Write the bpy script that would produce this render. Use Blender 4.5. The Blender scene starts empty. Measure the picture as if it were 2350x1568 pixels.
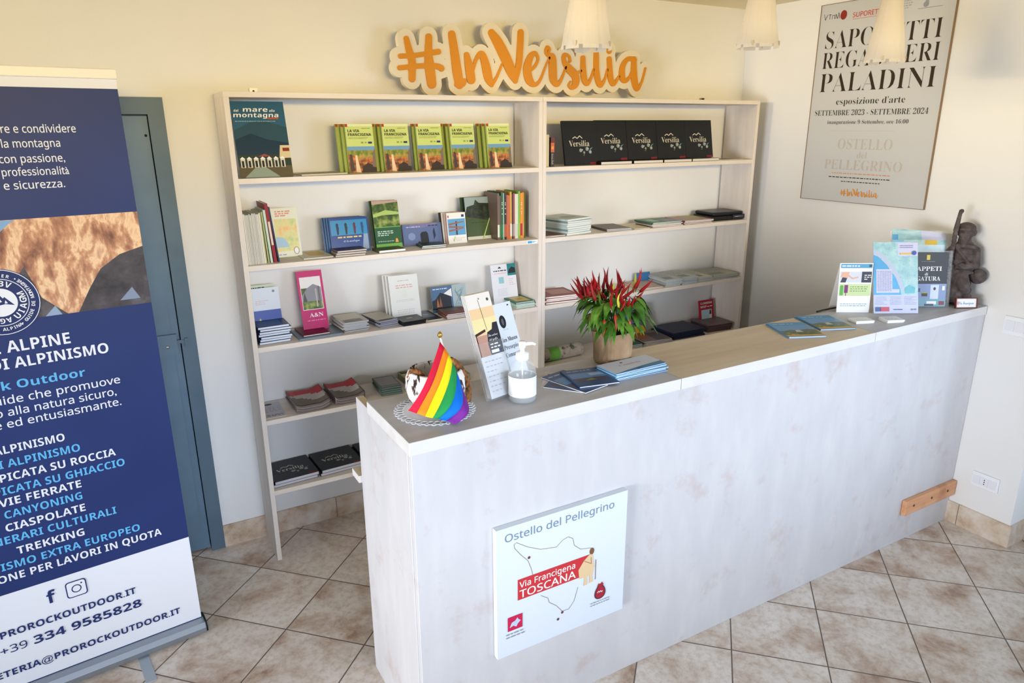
import bpy, bmesh, math, random
import numpy as np
from mathutils import Matrix, Vector, Euler
R = math.radians
random.seed(7)
sc = bpy.context.scene
col = sc.collection

# ------------------------------------------------------------------ camera
cam = bpy.data.cameras.new('camera'); cam.sensor_width = 36; cam.sensor_fit = 'HORIZONTAL'
cam.lens = 1616.76 * 36 / 2350; cam.clip_start = .05
co = bpy.data.objects.new('camera', cam); col.objects.link(co)
_r = Vector((0.86835695, -0.49591119, -0.0053193)); _u = Vector((0.14902358, 0.25068519, 0.95652962)); _f = Vector((0.47302027, 0.83140184, -0.29158669))
co.matrix_world = Matrix(((_r.x, _u.x, -_f.x, -.4368), (_r.y, _u.y, -_f.y, -3.1463), (_r.z, _u.z, -_f.z, 1.8577), (0, 0, 0, 1)))
sc.camera = co

# ------------------------------------------------------------------ light and exposure
sc.view_settings.view_transform = 'Standard'; sc.view_settings.look = 'None'
sc.view_settings.gamma = 1; sc.view_settings.use_curve_mapping = False
sc.view_settings.exposure = -.1
w = bpy.data.worlds.new('world'); sc.world = w; w.use_nodes = True
w.node_tree.nodes['Background'].inputs[0].default_value = (.62, .78, 1, 1)
w.node_tree.nodes['Background'].inputs[1].default_value = .62
def area(name, loc, to, sx, sy, e, c):
    l = bpy.data.lights.new(name, 'AREA'); l.shape = 'RECTANGLE'; l.size = sx; l.size_y = sy; l.energy = e; l.color = c
    o = bpy.data.objects.new(name, l); col.objects.link(o); o.location = loc
    o.rotation_euler = (Vector(to) - Vector(loc)).to_track_quat('-Z', 'Y').to_euler(); return o
def spread(o, deg): o.data.spread = R(deg); return o
# low cool daylight through the glazed doors on the left and on the right
spread(area('daylight_left', (-3.3, -2.8, .95), (1.2, -1.1, .6), 1.5, 1.2, 21, (.94, .96, 1)), 52)
spread(area('daylight_right', (4.1, -4.4, 1.2), (-.3, 0, .9), 1.5, 1.2, 9, (.7, .82, 1)), 56)
spread(area('fill_front', (.9, -5.1, 1.75), (.9, 0, .58), 4.4, .9, 16.5, (.74, .83, 1)), 38)  # added cool fill behind the camera for the counter front and lower back wall
# added warm fills behind the camera and at left, to tint the upper walls
spread(area('warm_fill', (.6, -5.0, 2.3), (.6, 0, 2.03), 5.0, .2, 11.2, (1, .67, .12)), 30)
spread(area('warm_fill_left', (-3.6, -1.6, 2.3), (2.9, -1.6, 2.2), 3.0, .2, 8, (1, .79, .46)), 24)
LAMP_W, LAMP_C = .05, (1, .9, .72)

# ------------------------------------------------------------------ materials
def lin(h):
    h = h.lstrip('#'); o = []
    for i in (0, 2, 4):
        c = int(h[i:i+2], 16) / 255; o.append(c / 12.92 if c <= .04045 else ((c + .055) / 1.055) ** 2.4)
    return (*o, 1)
_mc = {}
def pm(h, rough=.6, spec=.35, metal=0, trans=0, ior=1.45, alpha=1, emit=0, name=None, coat=0):
    k = (h, rough, spec, metal, trans, ior, alpha, emit, name, coat)
    if k in _mc: return _mc[k]
    m = bpy.data.materials.new(name or 'paint_' + h.strip('#')); m.use_nodes = True
    b = m.node_tree.nodes['Principled BSDF']; I = b.inputs
    I['Base Color'].default_value = lin(h); I['Roughness'].default_value = rough; I['Metallic'].default_value = metal
    I['Specular IOR Level'].default_value = spec; I['Transmission Weight'].default_value = trans; I['IOR'].default_value = ior
    I['Alpha'].default_value = alpha; I['Coat Weight'].default_value = coat
    if emit: I['Emission Color'].default_value = lin(h); I['Emission Strength'].default_value = emit
    _mc[k] = m; return m
class NT:
    def __init__(s, name):
        s.m = bpy.data.materials.new(name); s.m.use_nodes = True; s.t = s.m.node_tree; s.b = s.t.nodes['Principled BSDF']
    def n(s, t, **kw):
        o = s.t.nodes.new(t)
        for k, v in kw.items():
            if k in o.inputs: o.inputs[k].default_value = v
            else: setattr(o, k, v)
        return o
    def l(s, a, b): s.t.links.new(a, b)
    def co(s, scale=(1, 1, 1), kind='Object'):
        c = s.n('ShaderNodeTexCoord'); mp = s.n('ShaderNodeMapping'); mp.inputs['Scale'].default_value = scale
        s.l(c.outputs[kind], mp.inputs['Vector']); return mp.outputs[0]
    def noise(s, vec, scale, detail=4, rough=.55):
        o = s.n('ShaderNodeTexNoise'); o.inputs['Scale'].default_value = scale; o.inputs['Detail'].default_value = detail; o.inputs['Roughness'].default_value = rough
        s.l(vec, o.inputs['Vector']); return o
    def ramp(s, fac, stops):
        o = s.n('ShaderNodeValToRGB'); e = o.color_ramp.elements
        while len(e) < len(stops): e.new(.5)
        for i, (p, c) in enumerate(stops): e[i].position = p; e[i].color = lin(c) if isinstance(c, str) else (c, c, c, 1)
        s.l(fac, o.inputs[0]); return o.outputs[0]
    def mix(s, f, a, b, mode='MIX'):
        o = s.n('ShaderNodeMix'); o.data_type = 'RGBA'; o.blend_type = mode
        for v, i in ((f, 0), (a, 6), (b, 7)):
            if hasattr(v, 'type') and not isinstance(v, str): s.l(v, o.inputs[i])
            else: o.inputs[i].default_value = lin(v) if isinstance(v, str) else v
        return o.outputs[2]
    def bump(s, h, st, d=.01):
        o = s.n('ShaderNodeBump'); o.inputs['Strength'].default_value = st; o.inputs['Distance'].default_value = d
        s.l(h, o.inputs['Height']); s.l(o.outputs[0], s.b.inputs['Normal'])
    def out(s, c, rough=.6, spec=.35):
        s.l(c, s.b.inputs['Base Color']); s.b.inputs['Roughness'].default_value = rough; s.b.inputs['Specular IOR Level'].default_value = spec; return s.m
def mk_wall(name, a, b):
    t = NT(name); v = t.co(); n = t.noise(v, 1.3, 3); f = t.noise(v, 90, 3)
    t.bump(f.outputs[0], .12, .004); return t.out(t.ramp(n.outputs[0], [(.35, a), (.65, b)]), .85, .2)
M_WALL = mk_wall('wall_plaster', '#e8e8e7', '#ececeb')
M_CEIL = mk_wall('ceiling_plaster', '#efe2bf', '#f3e8c8')
def mk_floor():
    t = NT('floor_tiles'); c = t.n('ShaderNodeTexCoord'); mp = t.n('ShaderNodeMapping'); mp.vector_type = 'TEXTURE'
    mp.inputs['Location'].default_value = (-.072, -.7238, 0); mp.inputs['Rotation'].default_value = (0, 0, R(45)); t.l(c.outputs['Object'], mp.inputs[0])
    br = t.n('ShaderNodeTexBrick', offset=0, squash=1); I = br.inputs
    I['Scale'].default_value = 1; I['Mortar Size'].default_value = .0026; I['Mortar Smooth'].default_value = .15; I['Brick Width'].default_value = .3263; I['Row Height'].default_value = .332
    I['Color1'].default_value = (0, 0, 0, 1); I['Color2'].default_value = (1, 1, 1, 1); I['Mortar'].default_value = (.5, .5, .5, 1); I['Bias'].default_value = 0
    t.l(mp.outputs[0], I['Vector'])
    n = t.n('ShaderNodeTexNoise', noise_dimensions='4D'); n.inputs['Scale'].default_value = 5.2; n.inputs['Detail'].default_value = 7; n.inputs['Roughness'].default_value = .62; n.inputs['Distortion'].default_value = .5
    mu = t.n('ShaderNodeMath', operation='MULTIPLY'); mu.inputs[1].default_value = 17; t.l(br.outputs['Color'], mu.inputs[0]); t.l(mu.outputs[0], n.inputs['W']); t.l(mp.outputs[0], n.inputs['Vector'])
    base = t.ramp(n.outputs[0], [(.32, '#a48a76'), (.40, '#c2ae9e'), (.48, '#d4c9be'), (.56, '#ded6ce'), (.72, '#e8e2dd')])
    f = t.noise(mp.outputs[0], 38, 5, .7); fine = t.ramp(f.outputs[0], [(.3, '#e6d8cc'), (.55, '#ffffff')])
    cc = t.mix(1.0, base, fine, 'MULTIPLY'); cc = t.mix(br.outputs['Fac'], cc, '#66594f')
    iv = t.n('ShaderNodeMath', operation='SUBTRACT'); iv.inputs[0].default_value = 1; t.l(br.outputs['Fac'], iv.inputs[1]); t.bump(iv.outputs[0], .5, .003)
    return t.out(cc, .34, .4)
M_FLOOR = mk_floor()
def mk_basetile():
    t = NT('skirting_tile'); v = t.co(); n = t.noise(v, 7, 7, .65)
    br = t.n('ShaderNodeTexBrick', offset=0, squash=1); I = br.inputs; I['Scale'].default_value = 1; I['Mortar Size'].default_value = .0022; I['Brick Width'].default_value = .33; I['Row Height'].default_value = 5
    I['Color1'].default_value = I['Color2'].default_value = (1, 1, 1, 1)
    cx = t.n('ShaderNodeTexCoord'); sp = t.n('ShaderNodeSeparateXYZ'); ad = t.n('ShaderNodeMath', operation='ADD'); cb = t.n('ShaderNodeCombineXYZ')
    t.l(cx.outputs['Object'], sp.inputs[0]); t.l(sp.outputs[0], ad.inputs[0]); t.l(sp.outputs[1], ad.inputs[1]); t.l(ad.outputs[0], cb.inputs[0]); cb.inputs[1].default_value = 2.5; t.l(cb.outputs[0], I['Vector'])
    c = t.ramp(n.outputs[0], [(.36, '#a58a70'), (.47, '#c9b49d'), (.60, '#d9cdc0'), (.72, '#e2dad1')])
    return t.out(t.mix(br.outputs['Fac'], c, '#8d7c6c'), .42, .35)
M_SKIRT = mk_basetile()
def mk_wood(name, a, b, c, stain, sc_=(9, 9, 1.2), amt=.35, rough=.55):
    t = NT(name); v = t.co(sc_); n = t.noise(v, 2.2, 6, .6); g = t.noise(t.co((sc_[0]*5, sc_[1]*5, sc_[2]*2)), 4, 3)
    base = t.ramp(n.outputs[0], [(.3, a), (.5, b), (.7, c)])
    s = t.noise(t.co((1, 1, 1)), 5.5, 6, .68); m = t.ramp(s.outputs[0], [(.56, 0.0), (.74, amt)])
    t.bump(g.outputs[0], .06, .002); return t.out(t.mix(m, base, stain), rough, .35)
M_WHITEWASH = mk_wood('whitewashed_panel', '#c1c0c1', '#c6c4c5', '#cccaca', '#b5988d', (5, 5, 1.6), .62)
M_TOP = mk_wood('countertop_wood', '#c8b69a', '#d2c1a7', '#dacbb4', '#b39c7e', (.9, 9, 9), .25, .42)
M_TOPL = mk_wood('countertop_grey', '#b6b5b9', '#bfbec2', '#c8c7ca', '#a59c96', (.9, 9, 9), .2, .42)
M_EDGE = mk_wood('painted_edge', '#cfccc8', '#d6d3d0', '#dcdad6', '#bcab98', (1, 6, 6), .3, .5)
M_SHELF = mk_wood('shelf_board', '#ddd1c6', '#e3d9cf', '#e9e0d7', '#cdb8a8', (9, 9, 1.2), .3)
M_SHELFH = mk_wood('shelf_plank', '#ded3c7', '#e4dacf', '#e9e1d8', '#cdb8a8', (1.2, 9, 9), .3)
M_CLEAT = mk_wood('raw_pine', '#c98d66', '#d49c74', '#dcaa83', '#9a5c38', (1.2, 14, 14), .6)
def mk_noise(name, stops, scale, detail=6, rough=.5, sc_=(1, 1, 1), spec=.35, dist=0):
    t = NT(name); n = t.noise(t.co(sc_), scale, detail, .6); n.inputs['Distortion'].default_value = dist
    return t.out(t.ramp(n.outputs[0], stops), rough, spec)
M_KRAFT = mk_noise('kraft_paper', [(.3, '#8a7052'), (.5, '#a08363'), (.7, '#b59976')], 11, 6, .75)
def mk_clay():
    t = NT('grey_clay'); n = t.noise(t.co(), 30, 6, .65); t.bump(n.outputs[0], .7, .006); return t.out(t.ramp(n.outputs[0], [(.3, '#3c3533'), (.5, '#564d4b'), (.7, '#6b615f')]), .8, .25)
M_CLAY = mk_clay()
M_SOIL = mk_noise('potting_soil', [(.3, '#120d0a'), (.7, '#33251b')], 70, 4, .95)
M_ROPE = mk_noise('brown_rope', [(.35, '#5a3a22'), (.6, '#a06a3c'), (.75, '#bd8a58')], 60, 4, .8)
M_CLOTH = mk_noise('printed_cloth', [(.40, '#2b211e'), (.455, '#5d4a42'), (.475, '#efeae6'), (.8, '#f6f3f0')], 26, 3, .85, (1, 1, .45), .2, 1.2)
M_ROCK = mk_noise('mountain_photo', [(.30, '#54392f'), (.42, '#9a6a52'), (.50, '#c4916f'), (.57, '#ecc9a0'), (.66, '#c99a7c'), (.8, '#8a5f4e')], 9, 9, .5, (2.2, 1, 1.0), .3, .25)
M_ROCKD = mk_noise('shadow_rock_photo', [(.35, '#2f2d30'), (.55, '#4b464a'), (.72, '#6d6a72')], 12, 6, .5)
M_FIELD = mk_noise('field_photo', [(.3, '#3d5a1e'), (.5, '#7a8a2c'), (.62, '#b98f4a'), (.75, '#c9a062')], 40, 4, .4)
M_PATH = mk_noise('ruin_photo', [(.32, '#33261f'), (.48, '#8a4f2a'), (.6, '#c9783c'), (.75, '#e0b070')], 45, 4, .4)
M_SEA = mk_noise('map_sea', [(.3, '#3391c4'), (.7, '#4ba5d2')], 8, 3, .3)
M_LAND = mk_noise('map_land', [(.35, '#86b4bc'), (.5, '#98c2c6'), (.65, '#aecdcb')], 26, 5, .3)
M_MAPG = mk_noise('map_relief', [(.3, '#b9d08e'), (.5, '#e3dfa2'), (.62, '#f0c88a'), (.75, '#e9a97a')], 22, 4, .4)
M_GREEN = mk_noise('green_photo', [(.3, '#1c3018'), (.5, '#3c5a24'), (.62, '#8a9a4a'), (.75, '#bfc48a')], 22, 5, .35)
M_TREE = mk_noise('tree_photo', [(.35, '#161c14'), (.55, '#2c3824'), (.75, '#4a5a3a')], 40, 4, .35)
M_LEAF = mk_noise('leaf_green', [(.3, '#234a14'), (.5, '#3f6f20'), (.7, '#6f9a38')], 14, 3, .4, spec=.4)
M_CHILI = mk_noise('chili_red', [(.3, '#650609'), (.55, '#930a0f'), (.75, '#ad1512')], 9, 2, .42, spec=.25)
M_CHILIY = pm('#c9c23a', .25, .5, name='chili_unripe'); M_STEM = pm('#4a6a2a', .6, name='plant_stem')
M_DOOR = mk_noise('door_paint', [(.3, '#5c7488'), (.6, '#647d91'), (.8, '#6c8497')], 5, 3, .45)
M_DOORF = mk_noise('door_frame_paint', [(.3, '#526878'), (.6, '#5a7080'), (.8, '#627888')], 5, 3, .5)
WHITE = pm('#f2f2f0', .5, name='white_paper'); PAGE = pm('#e9e7e0', .8, name='page_edges'); BLACK = pm('#15161a', .45, name='black_print')
PLASTIC = pm('#f4f4f4', .3, .5, name='white_plastic'); GLASS = pm('#eef4f8', .05, .6, alpha=.07, name='clear_acrylic'); CHROME = pm('#c9ccd0', .3, metal=.9, name='brushed_aluminium')
GREYT = pm('#8f949c', .6, name='grey_print'); DARK = pm('#20242c', .35, name='dark_print'); NAVY = pm('#1f2f66', .45, name='navy_print'); CYAN = pm('#62b4e6', .45, name='cyan_print')

# ------------------------------------------------------------------ text
BO = lambda s, A, a, d: ''.join(chr(A + ord(c) - 65) if 'A' <= c <= 'Z' else chr(a + ord(c) - 97) if 'a' <= c <= 'z' else chr(d + ord(c) - 48) if d and '0' <= c <= '9' else c for c in s)
FONTS = {'r': (lambda s: s, 0), 'B': (lambda s: BO(s, 0x1D5D4, 0x1D5EE, 0x1D7EC), .010), 'm': (lambda s: BO(s, 0x1D5A0, 0x1D5BA, 0x1D7E2), .008), 'n': (lambda s: BO(s, 0x1D5A0, 0x1D5BA, 0x1D7E2), 0), 'b': (lambda s: BO(s, 0x1D5D4, 0x1D5EE, 0x1D7EC), 0), 's': (lambda s: BO(s, 0x1D400, 0x1D41A, 0x1D7CE), -.010), 't': (lambda s: BO(s, 0x1D400, 0x1D41A, 0x1D7CE), -.0155), 'S': (lambda s: BO(s, 0x1D400, 0x1D41A, 0x1D7CE), 0), 'c': (lambda s: BO(s, 0x1D4D0, 0x1D4EA, 0), 0)}
_tc = {}
def raw_text(s, f):
    if (s, f) in _tc: return _tc[(s, f)]
    fn, off = FONTS[f]
    c = bpy.data.curves.new('tmp', 'FONT'); c.body = fn(s); c.size = 1; c.offset = off; c.resolution_u = 3; c.fill_mode = 'FRONT'
    o = bpy.data.objects.new('tmp', c); col.objects.link(o); bpy.context.view_layer.update()
    e = o.evaluated_get(bpy.context.evaluated_depsgraph_get()); me = e.to_mesh()
    V = [(v.co.x, v.co.y) for v in me.vertices]; F = [tuple(p.vertices) for p in me.polygons]
    e.to_mesh_clear(); bpy.data.objects.remove(o); bpy.data.curves.remove(c)
    _tc[(s, f)] = (V, F); return V, F
_cap = {}
def cap_h(f):
    if f not in _cap: _cap[f] = max(y for x, y in raw_text('H', f)[0])
    return _cap[f]

# ------------------------------------------------------------------ mesh builder
class MB:
    def __init__(s): s.v = []; s.f = []; s.mi = []; s.sm = []; s.mats = []
    def m(s, mat):
        if mat not in s.mats: s.mats.append(mat)
        return s.mats.index(mat)
    def add(s, V, F, mat, smooth=False):
        b = len(s.v); s.v += [tuple(x) for x in V]; i = s.m(mat)
        for f in F: s.f.append(tuple(b + k for k in f)); s.mi.append(i); s.sm.append(smooth)
        return s
    def box(s, x0, x1, y0, y1, z0, z1, mat, top=None, front=None, M=None):
        V = [(x, y, z) for z in (z0, z1) for y in (y0, y1) for x in (x0, x1)]
        if M: V = [M @ Vector(p) for p in V]
        s.add(V, [(0, 2, 3, 1), (1, 3, 7, 5), (3, 2, 6, 7), (2, 0, 4, 6)], mat)
        b = len(s.v) - 8
        for f, mm in (((0, 1, 5, 4), front or mat), ((4, 5, 7, 6), top or mat)): s.f.append(tuple(b + k for k in f)); s.mi.append(s.m(mm)); s.sm.append(False)
        return s
    def prism(s, poly, d, mat, O=(0, 0, 0), U=(1, 0, 0), V=(0, 0, 1), N=(0, -1, 0), side=None):
        O, U, V, N = map(Vector, (O, U, V, N)); n = len(poly)
        A = [O + U*a + V*b for a, b in poly]; B = [p + N*d for p in A]
        s.add(A + B, [tuple(range(n, 2*n))], mat); b = len(s.v) - 2*n; i = s.m(side or mat)
        for k in range(n): s.f.append((b+k, b+(k+1) % n, b+n+(k+1) % n, b+n+k)); s.mi.append(i); s.sm.append(False)
        s.f.append(tuple(b + k for k in reversed(range(n)))); s.mi.append(i); s.sm.append(False); return s
    def tube(s, pts, rad, mat, n=10, caps=True, smooth=True, flat=1):
        P = [Vector(p) for p in pts]; rad = rad if isinstance(rad, (list, tuple)) else [rad]*len(P); V = []; F = []; prev = None
        for i, p in enumerate(P):
            t = (P[min(i+1, len(P)-1)] - P[max(i-1, 0)]).normalized()
            if prev is None: a = t.orthogonal().normalized()
            else: a = (prev - t*prev.dot(t)).normalized()
            prev = a; b = t.cross(a)
            for k in range(n): an = 2*math.pi*k/n; V.append(p + a*math.cos(an)*rad[i] + b*math.sin(an)*rad[i]*flat)
        for i in range(len(P)-1):
            for k in range(n): F.append((i*n+k, i*n+(k+1) % n, (i+1)*n+(k+1) % n, (i+1)*n+k))
        if caps: F += [tuple(reversed(range(n))), tuple(range((len(P)-1)*n, len(P)*n))]
        return s.add(V, F, mat, smooth)
    def lathe(s, prof, mat, n=32, c=(0, 0, 0), smooth=True, caps=False):
        V = []; F = []
        for r, z in prof:
            for k in range(n): a = 2*math.pi*k/n; V.append((c[0]+r*math.cos(a), c[1]+r*math.sin(a), c[2]+z))
        for i in range(len(prof)-1):
            for k in range(n): F.append((i*n+k, i*n+(k+1) % n, (i+1)*n+(k+1) % n, (i+1)*n+k))
        if caps: F += [tuple(reversed(range(n))), tuple(range((len(prof)-1)*n, len(prof)*n))]
        return s.add(V, F, mat, smooth)
    def obj(s, name, parent=None, loc=None, rot=None, bevel=0):
        me = bpy.data.meshes.new(name); me.from_pydata(s.v, [], s.f); me.update()
        for m_ in s.mats: me.materials.append(m_)
        me.polygons.foreach_set('material_index', s.mi); me.polygons.foreach_set('use_smooth', s.sm)
        o = bpy.data.objects.new(name, me); col.objects.link(o)
        if parent: o.parent = parent
        if loc: o.location = loc
        if rot: o.rotation_euler = rot
        if bevel: b = o.modifiers.new('bevel', 'BEVEL'); b.width = bevel; b.segments = 2; b.limit_method = 'ANGLE'
        return o
class PR:
    "flat print on a surface: layers lie a fraction of a millimetre above one another"
    def __init__(s, mb, O, U=(1, 0, 0), V=(0, 0, 1), eps=.00006):
        s.mb = mb; s.O = Vector(O); s.U = Vector(U); s.V = Vector(V); s.N = s.U.cross(s.V); s.k = 0; s.e = eps
    def pt(s, a, b): return s.O + s.U*a + s.V*b + s.N*(s.e*s.k)
    def up(s): s.k += 1; return s
    def _poly(s, P, mat): s.mb.add([s.pt(*p) for p in P], [tuple(range(len(P)))], mat); return s
    def poly(s, P, mat): s.k += 1; return s._poly(P, mat)
    def _rect(s, a, b, c, d, mat): return s._poly([(a, b), (c, b), (c, d), (a, d)], mat)
    def rect(s, a, b, c, d, mat): return s.poly([(a, b), (c, b), (c, d), (a, d)], mat)
    def disc(s, a, b, r, mat, ry=None, n=28): return s.poly([(a + r*math.cos(2*math.pi*i/n), b + (ry or r)*math.sin(2*math.pi*i/n)) for i in range(n)], mat)
    def ring(s, a, b, r0, r1, mat, n=48):
        s.k += 1
        for i in range(n):
            t, u = 2*math.pi*i/n, 2*math.pi*(i+1)/n
            s._poly([(a+r0*math.cos(t), b+r0*math.sin(t)), (a+r1*math.cos(t), b+r1*math.sin(t)), (a+r1*math.cos(u), b+r1*math.sin(u)), (a+r0*math.cos(u), b+r0*math.sin(u))], mat)
        return s
    def line(s, P, wd, mat):
        s.k += 1
        for (a, b), (c, d) in zip(P, P[1:]):
            L = math.hypot(c-a, d-b) or 1; nx, ny = -(d-b)/L*wd/2, (c-a)/L*wd/2
            s._poly([(a-nx, b-ny), (c-nx, d-ny), (c+nx, d+ny), (a+nx, b+ny)], mat)
        return s
    def text(s, t, a, b, h, mat, f='r', al='l', wd=None, shear=0, rot=None, maxw=None):
        V, F = raw_text(t, f)
        if not V: return s
        s.k += 1; k = h / cap_h(f); x0 = min(x for x, y in V); x1 = max(x for x, y in V); W = (x1-x0)*k
        kx = k * (wd / W) if wd else k
        if maxw and W > maxw: kx = k * maxw / W
        W = (x1-x0)*kx; off = {'l': 0, 'c': -W/2, 'r': -W}[al]
        out = []
        for x, y in V:
            u = (x-x0)*kx + off + shear*y*k; v = y*k
            if rot is not None: u, v = u*math.cos(rot) - v*math.sin(rot), u*math.sin(rot) + v*math.cos(rot)
            out.append(s.pt(a+u, b+v))
        s.mb.add(out, F, mat); return s
    def arc(s, t, cx, cy, r, h, mat, a0, step, f='b', inside=False):
        for i, ch in enumerate(t):
            a = a0 - step*i if not inside else a0 + step*i
            if ch == ' ': continue
            rr = a - math.pi/2 if not inside else a + math.pi/2
            s.text(ch, cx + r*math.cos(a), cy + r*math.sin(a), h, mat, f, 'c', rot=rr)
        return s
    def bars(s, a, b, c, d, n, mat, fill=.5, seed=1):
        "lines of print too small to read"
        s.k += 1; rnd = random.Random(seed); st = (d-b)/n
        for i in range(n):
            y = d - st*(i+1) + st*.25; x = a; e = c - (c-a)*rnd.choice((0, 0, .05, .3))
            while x < e - st*.5:
                l = min(e-x, st*fill*rnd.uniform(1.2, 4.5)); s._rect(x, y, x+l, y+st*fill, mat); x += l + st*.45
        return s

# ------------------------------------------------------------------ scene helpers
def tag(o, label, cat, group=None, kind=None):
    if label: o['label'] = label
    if cat: o['category'] = cat
    if group: o['group'] = group
    if kind: o['kind'] = kind
    return o
def thing(name, label, cat, loc=(0, 0, 0), rot=(0, 0, 0), group=None):
    o = bpy.data.objects.new(name, None); o.empty_display_size = .05; col.objects.link(o); o.location = loc; o.rotation_euler = rot
    return tag(o, label, cat, group)
def struct(name, mb): o = mb.obj(name); o['kind'] = 'structure'; return o
def bx(*a, **k): return MB().box(*a, **k)

def upright(name, label, cat, x, y, z, wd, h, t, cov, lean=8, rz=0, group=None, pr=None, back=None, roll=0):
    "book or brochure standing on its lower edge, front towards -y"
    L = (x, y, z + t*math.sin(R(lean)) + wd*max(0, math.sin(R(roll)))); E = (-R(lean), R(roll) * -1, R(rz))
    if t < .0035:
        mb = MB().box(0, wd, 0, t, 0, h, back or cov, front=cov)
        if pr: pr(PR(mb, (0, -.0003, 0)), wd, h)
        return tag(mb.obj(name, None, L, E), label, cat, group)
    r = thing(name, label, cat, L, E, group); c = min(.0012, t*.2)
    mb = MB().box(0, wd, 0, c, 0, h, cov).box(0, wd, t-c, t, 0, h, back or cov).box(0, c, c, t-c, 0, h, back or cov)
    if pr: pr(PR(mb, (0, -.0003, 0)), wd, h)
    mb.obj('cover', r); bx(c, wd-.002, c, t-c, .0015, h-.0015, PAGE).obj('page_block', r); return r
def spine(name, label, cat, x, y, z, t, h, d, cov, group=None, roll=0, pr=None, pages=None):
    "book on a shelf with its back to the room: x is the thickness"
    r = thing(name, label, cat, (x, y, z), (0, R(roll), 0), group); c = min(.001, t*.18)
    mb = MB().box(0, c, 0, d, 0, h, cov).box(t-c, t, 0, d, 0, h, cov).box(c, t-c, 0, c, 0, h, cov)
    if pr: pr(PR(mb, (0, -.0003, 0)), t, h)
    mb.obj('cover', r); bx(c, t-c, c, d-.003, .001, h-.0015, pages or PAGE).obj('page_block', r); return r
def lying(name, label, cat, x, y, z, wd, d, t, cov, rz=0, group=None, pr=None, edge=None, sp=None):
    "book or leaflet lying flat; x, y is its front left corner"
    if t < .0026:
        mb = MB().box(0, wd, 0, d, 0, t, edge or PAGE, top=cov)
        if pr: pr(PR(mb, (0, 0, t+.0003), (1, 0, 0), (0, 1, 0)), wd, d)
        return tag(mb.obj(name, None, (x, y, z), (0, 0, R(rz))), label, cat, group)
    r = thing(name, label, cat, (x, y, z), (0, 0, R(rz)), group); c = min(.0012, t*.2)
    mb = MB().box(0, wd, 0, d, 0, c, cov).box(0, wd, 0, d, t-c, t, cov).box(0, c, 0, d, c, t-c, sp or cov)
    if pr: pr(PR(mb, (0, 0, t+.0003), (1, 0, 0), (0, 1, 0)), wd, d)
    mb.obj('cover', r); bx(c, wd-.0012, .0012, d-.0012, c, t-c, edge or PAGE).obj('page_block', r); return r
def curled(name, label, cat, x, y, z, wd, d, t, top, edge, rz=0, group=None, curl=lambda u, v: 0, nu=20, nv=14):
    "soft magazine: a slab bent by curl(u, v); top(u, v) gives the print at that place"
    mb = MB(); V = []
    for k in (0, 1):
        for j in range(nv+1):
            for i in range(nu+1): u, v = i/nu, j/nv; V.append((u*wd, v*d, curl(u, v) + k*t))
    n1 = (nu+1)*(nv+1); q = lambda i, j, k: k*n1 + j*(nu+1) + i
    b = {}
    for j in range(nv):
        for i in range(nu):
            b.setdefault(top((i+.5)/nu, (j+.5)/nv), []).append((q(i, j, 1), q(i+1, j, 1), q(i+1, j+1, 1), q(i, j+1, 1)))
            b.setdefault(edge, []).append((q(i, j+1, 0), q(i+1, j+1, 0), q(i+1, j, 0), q(i, j, 0)))
    for i in range(nu):
        b[edge].append((q(i, 0, 0), q(i+1, 0, 0), q(i+1, 0, 1), q(i, 0, 1))); b[edge].append((q(i+1, nv, 0), q(i, nv, 0), q(i, nv, 1), q(i+1, nv, 1)))
    for j in range(nv):
        b[edge].append((q(0, j+1, 0), q(0, j, 0), q(0, j, 1), q(0, j+1, 1))); b[edge].append((q(nu, j, 0), q(nu, j+1, 0), q(nu, j+1, 1), q(nu, j, 1)))
    first = True
    for m_, F in b.items():
        if first: mb.add(V, F, m_, True); first = False
        else:
            i = mb.m(m_)
            for f in F: mb.f.append(f); mb.mi.append(i); mb.sm.append(True)
    return tag(mb.obj(name, None, (x, y, z), (0, 0, R(rz))), label, cat, group)

# ================================================================== the room
XW, YE = 2.9238, -1.815
CZ = 2.49
struct('floor', bx(-4, 4.6, -5.2, .12, -.05, 0, M_FLOOR))
struct('ceiling', bx(-4, 4.6, -5.2, .12, CZ, CZ+.05, M_CEIL))
DL, DR, DT = -1.08, -.186, 1.973
struct('wall_back', MB().box(-4, DL, 0, .12, 0, CZ, M_WALL).box(DR, XW+.12, 0, .12, 0, CZ, M_WALL).box(DL, DR, 0, .12, DT, CZ, M_WALL).box(DL, DR, .10, .12, 0, DT, M_WALL))
struct('wall_right', MB().box(XW, XW+.12, YE, 0, 0, CZ, M_WALL))
struct('wall_return', MB().box(XW+.12, 4.6, YE, YE+.12, 0, CZ, M_WALL))
struct('baseboard_back', MB().box(-4, DL, -.010, 0, 0, .108, M_SKIRT).box(DR, XW, -.010, 0, 0, .108, M_SKIRT))
struct('baseboard_right', MB().box(XW-.010, XW, YE-.01, -.010, 0, .108, M_SKIRT))
struct('baseboard_return', MB().box(XW, 4.6, YE-.010, YE, 0, .108, M_SKIRT))

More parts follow.
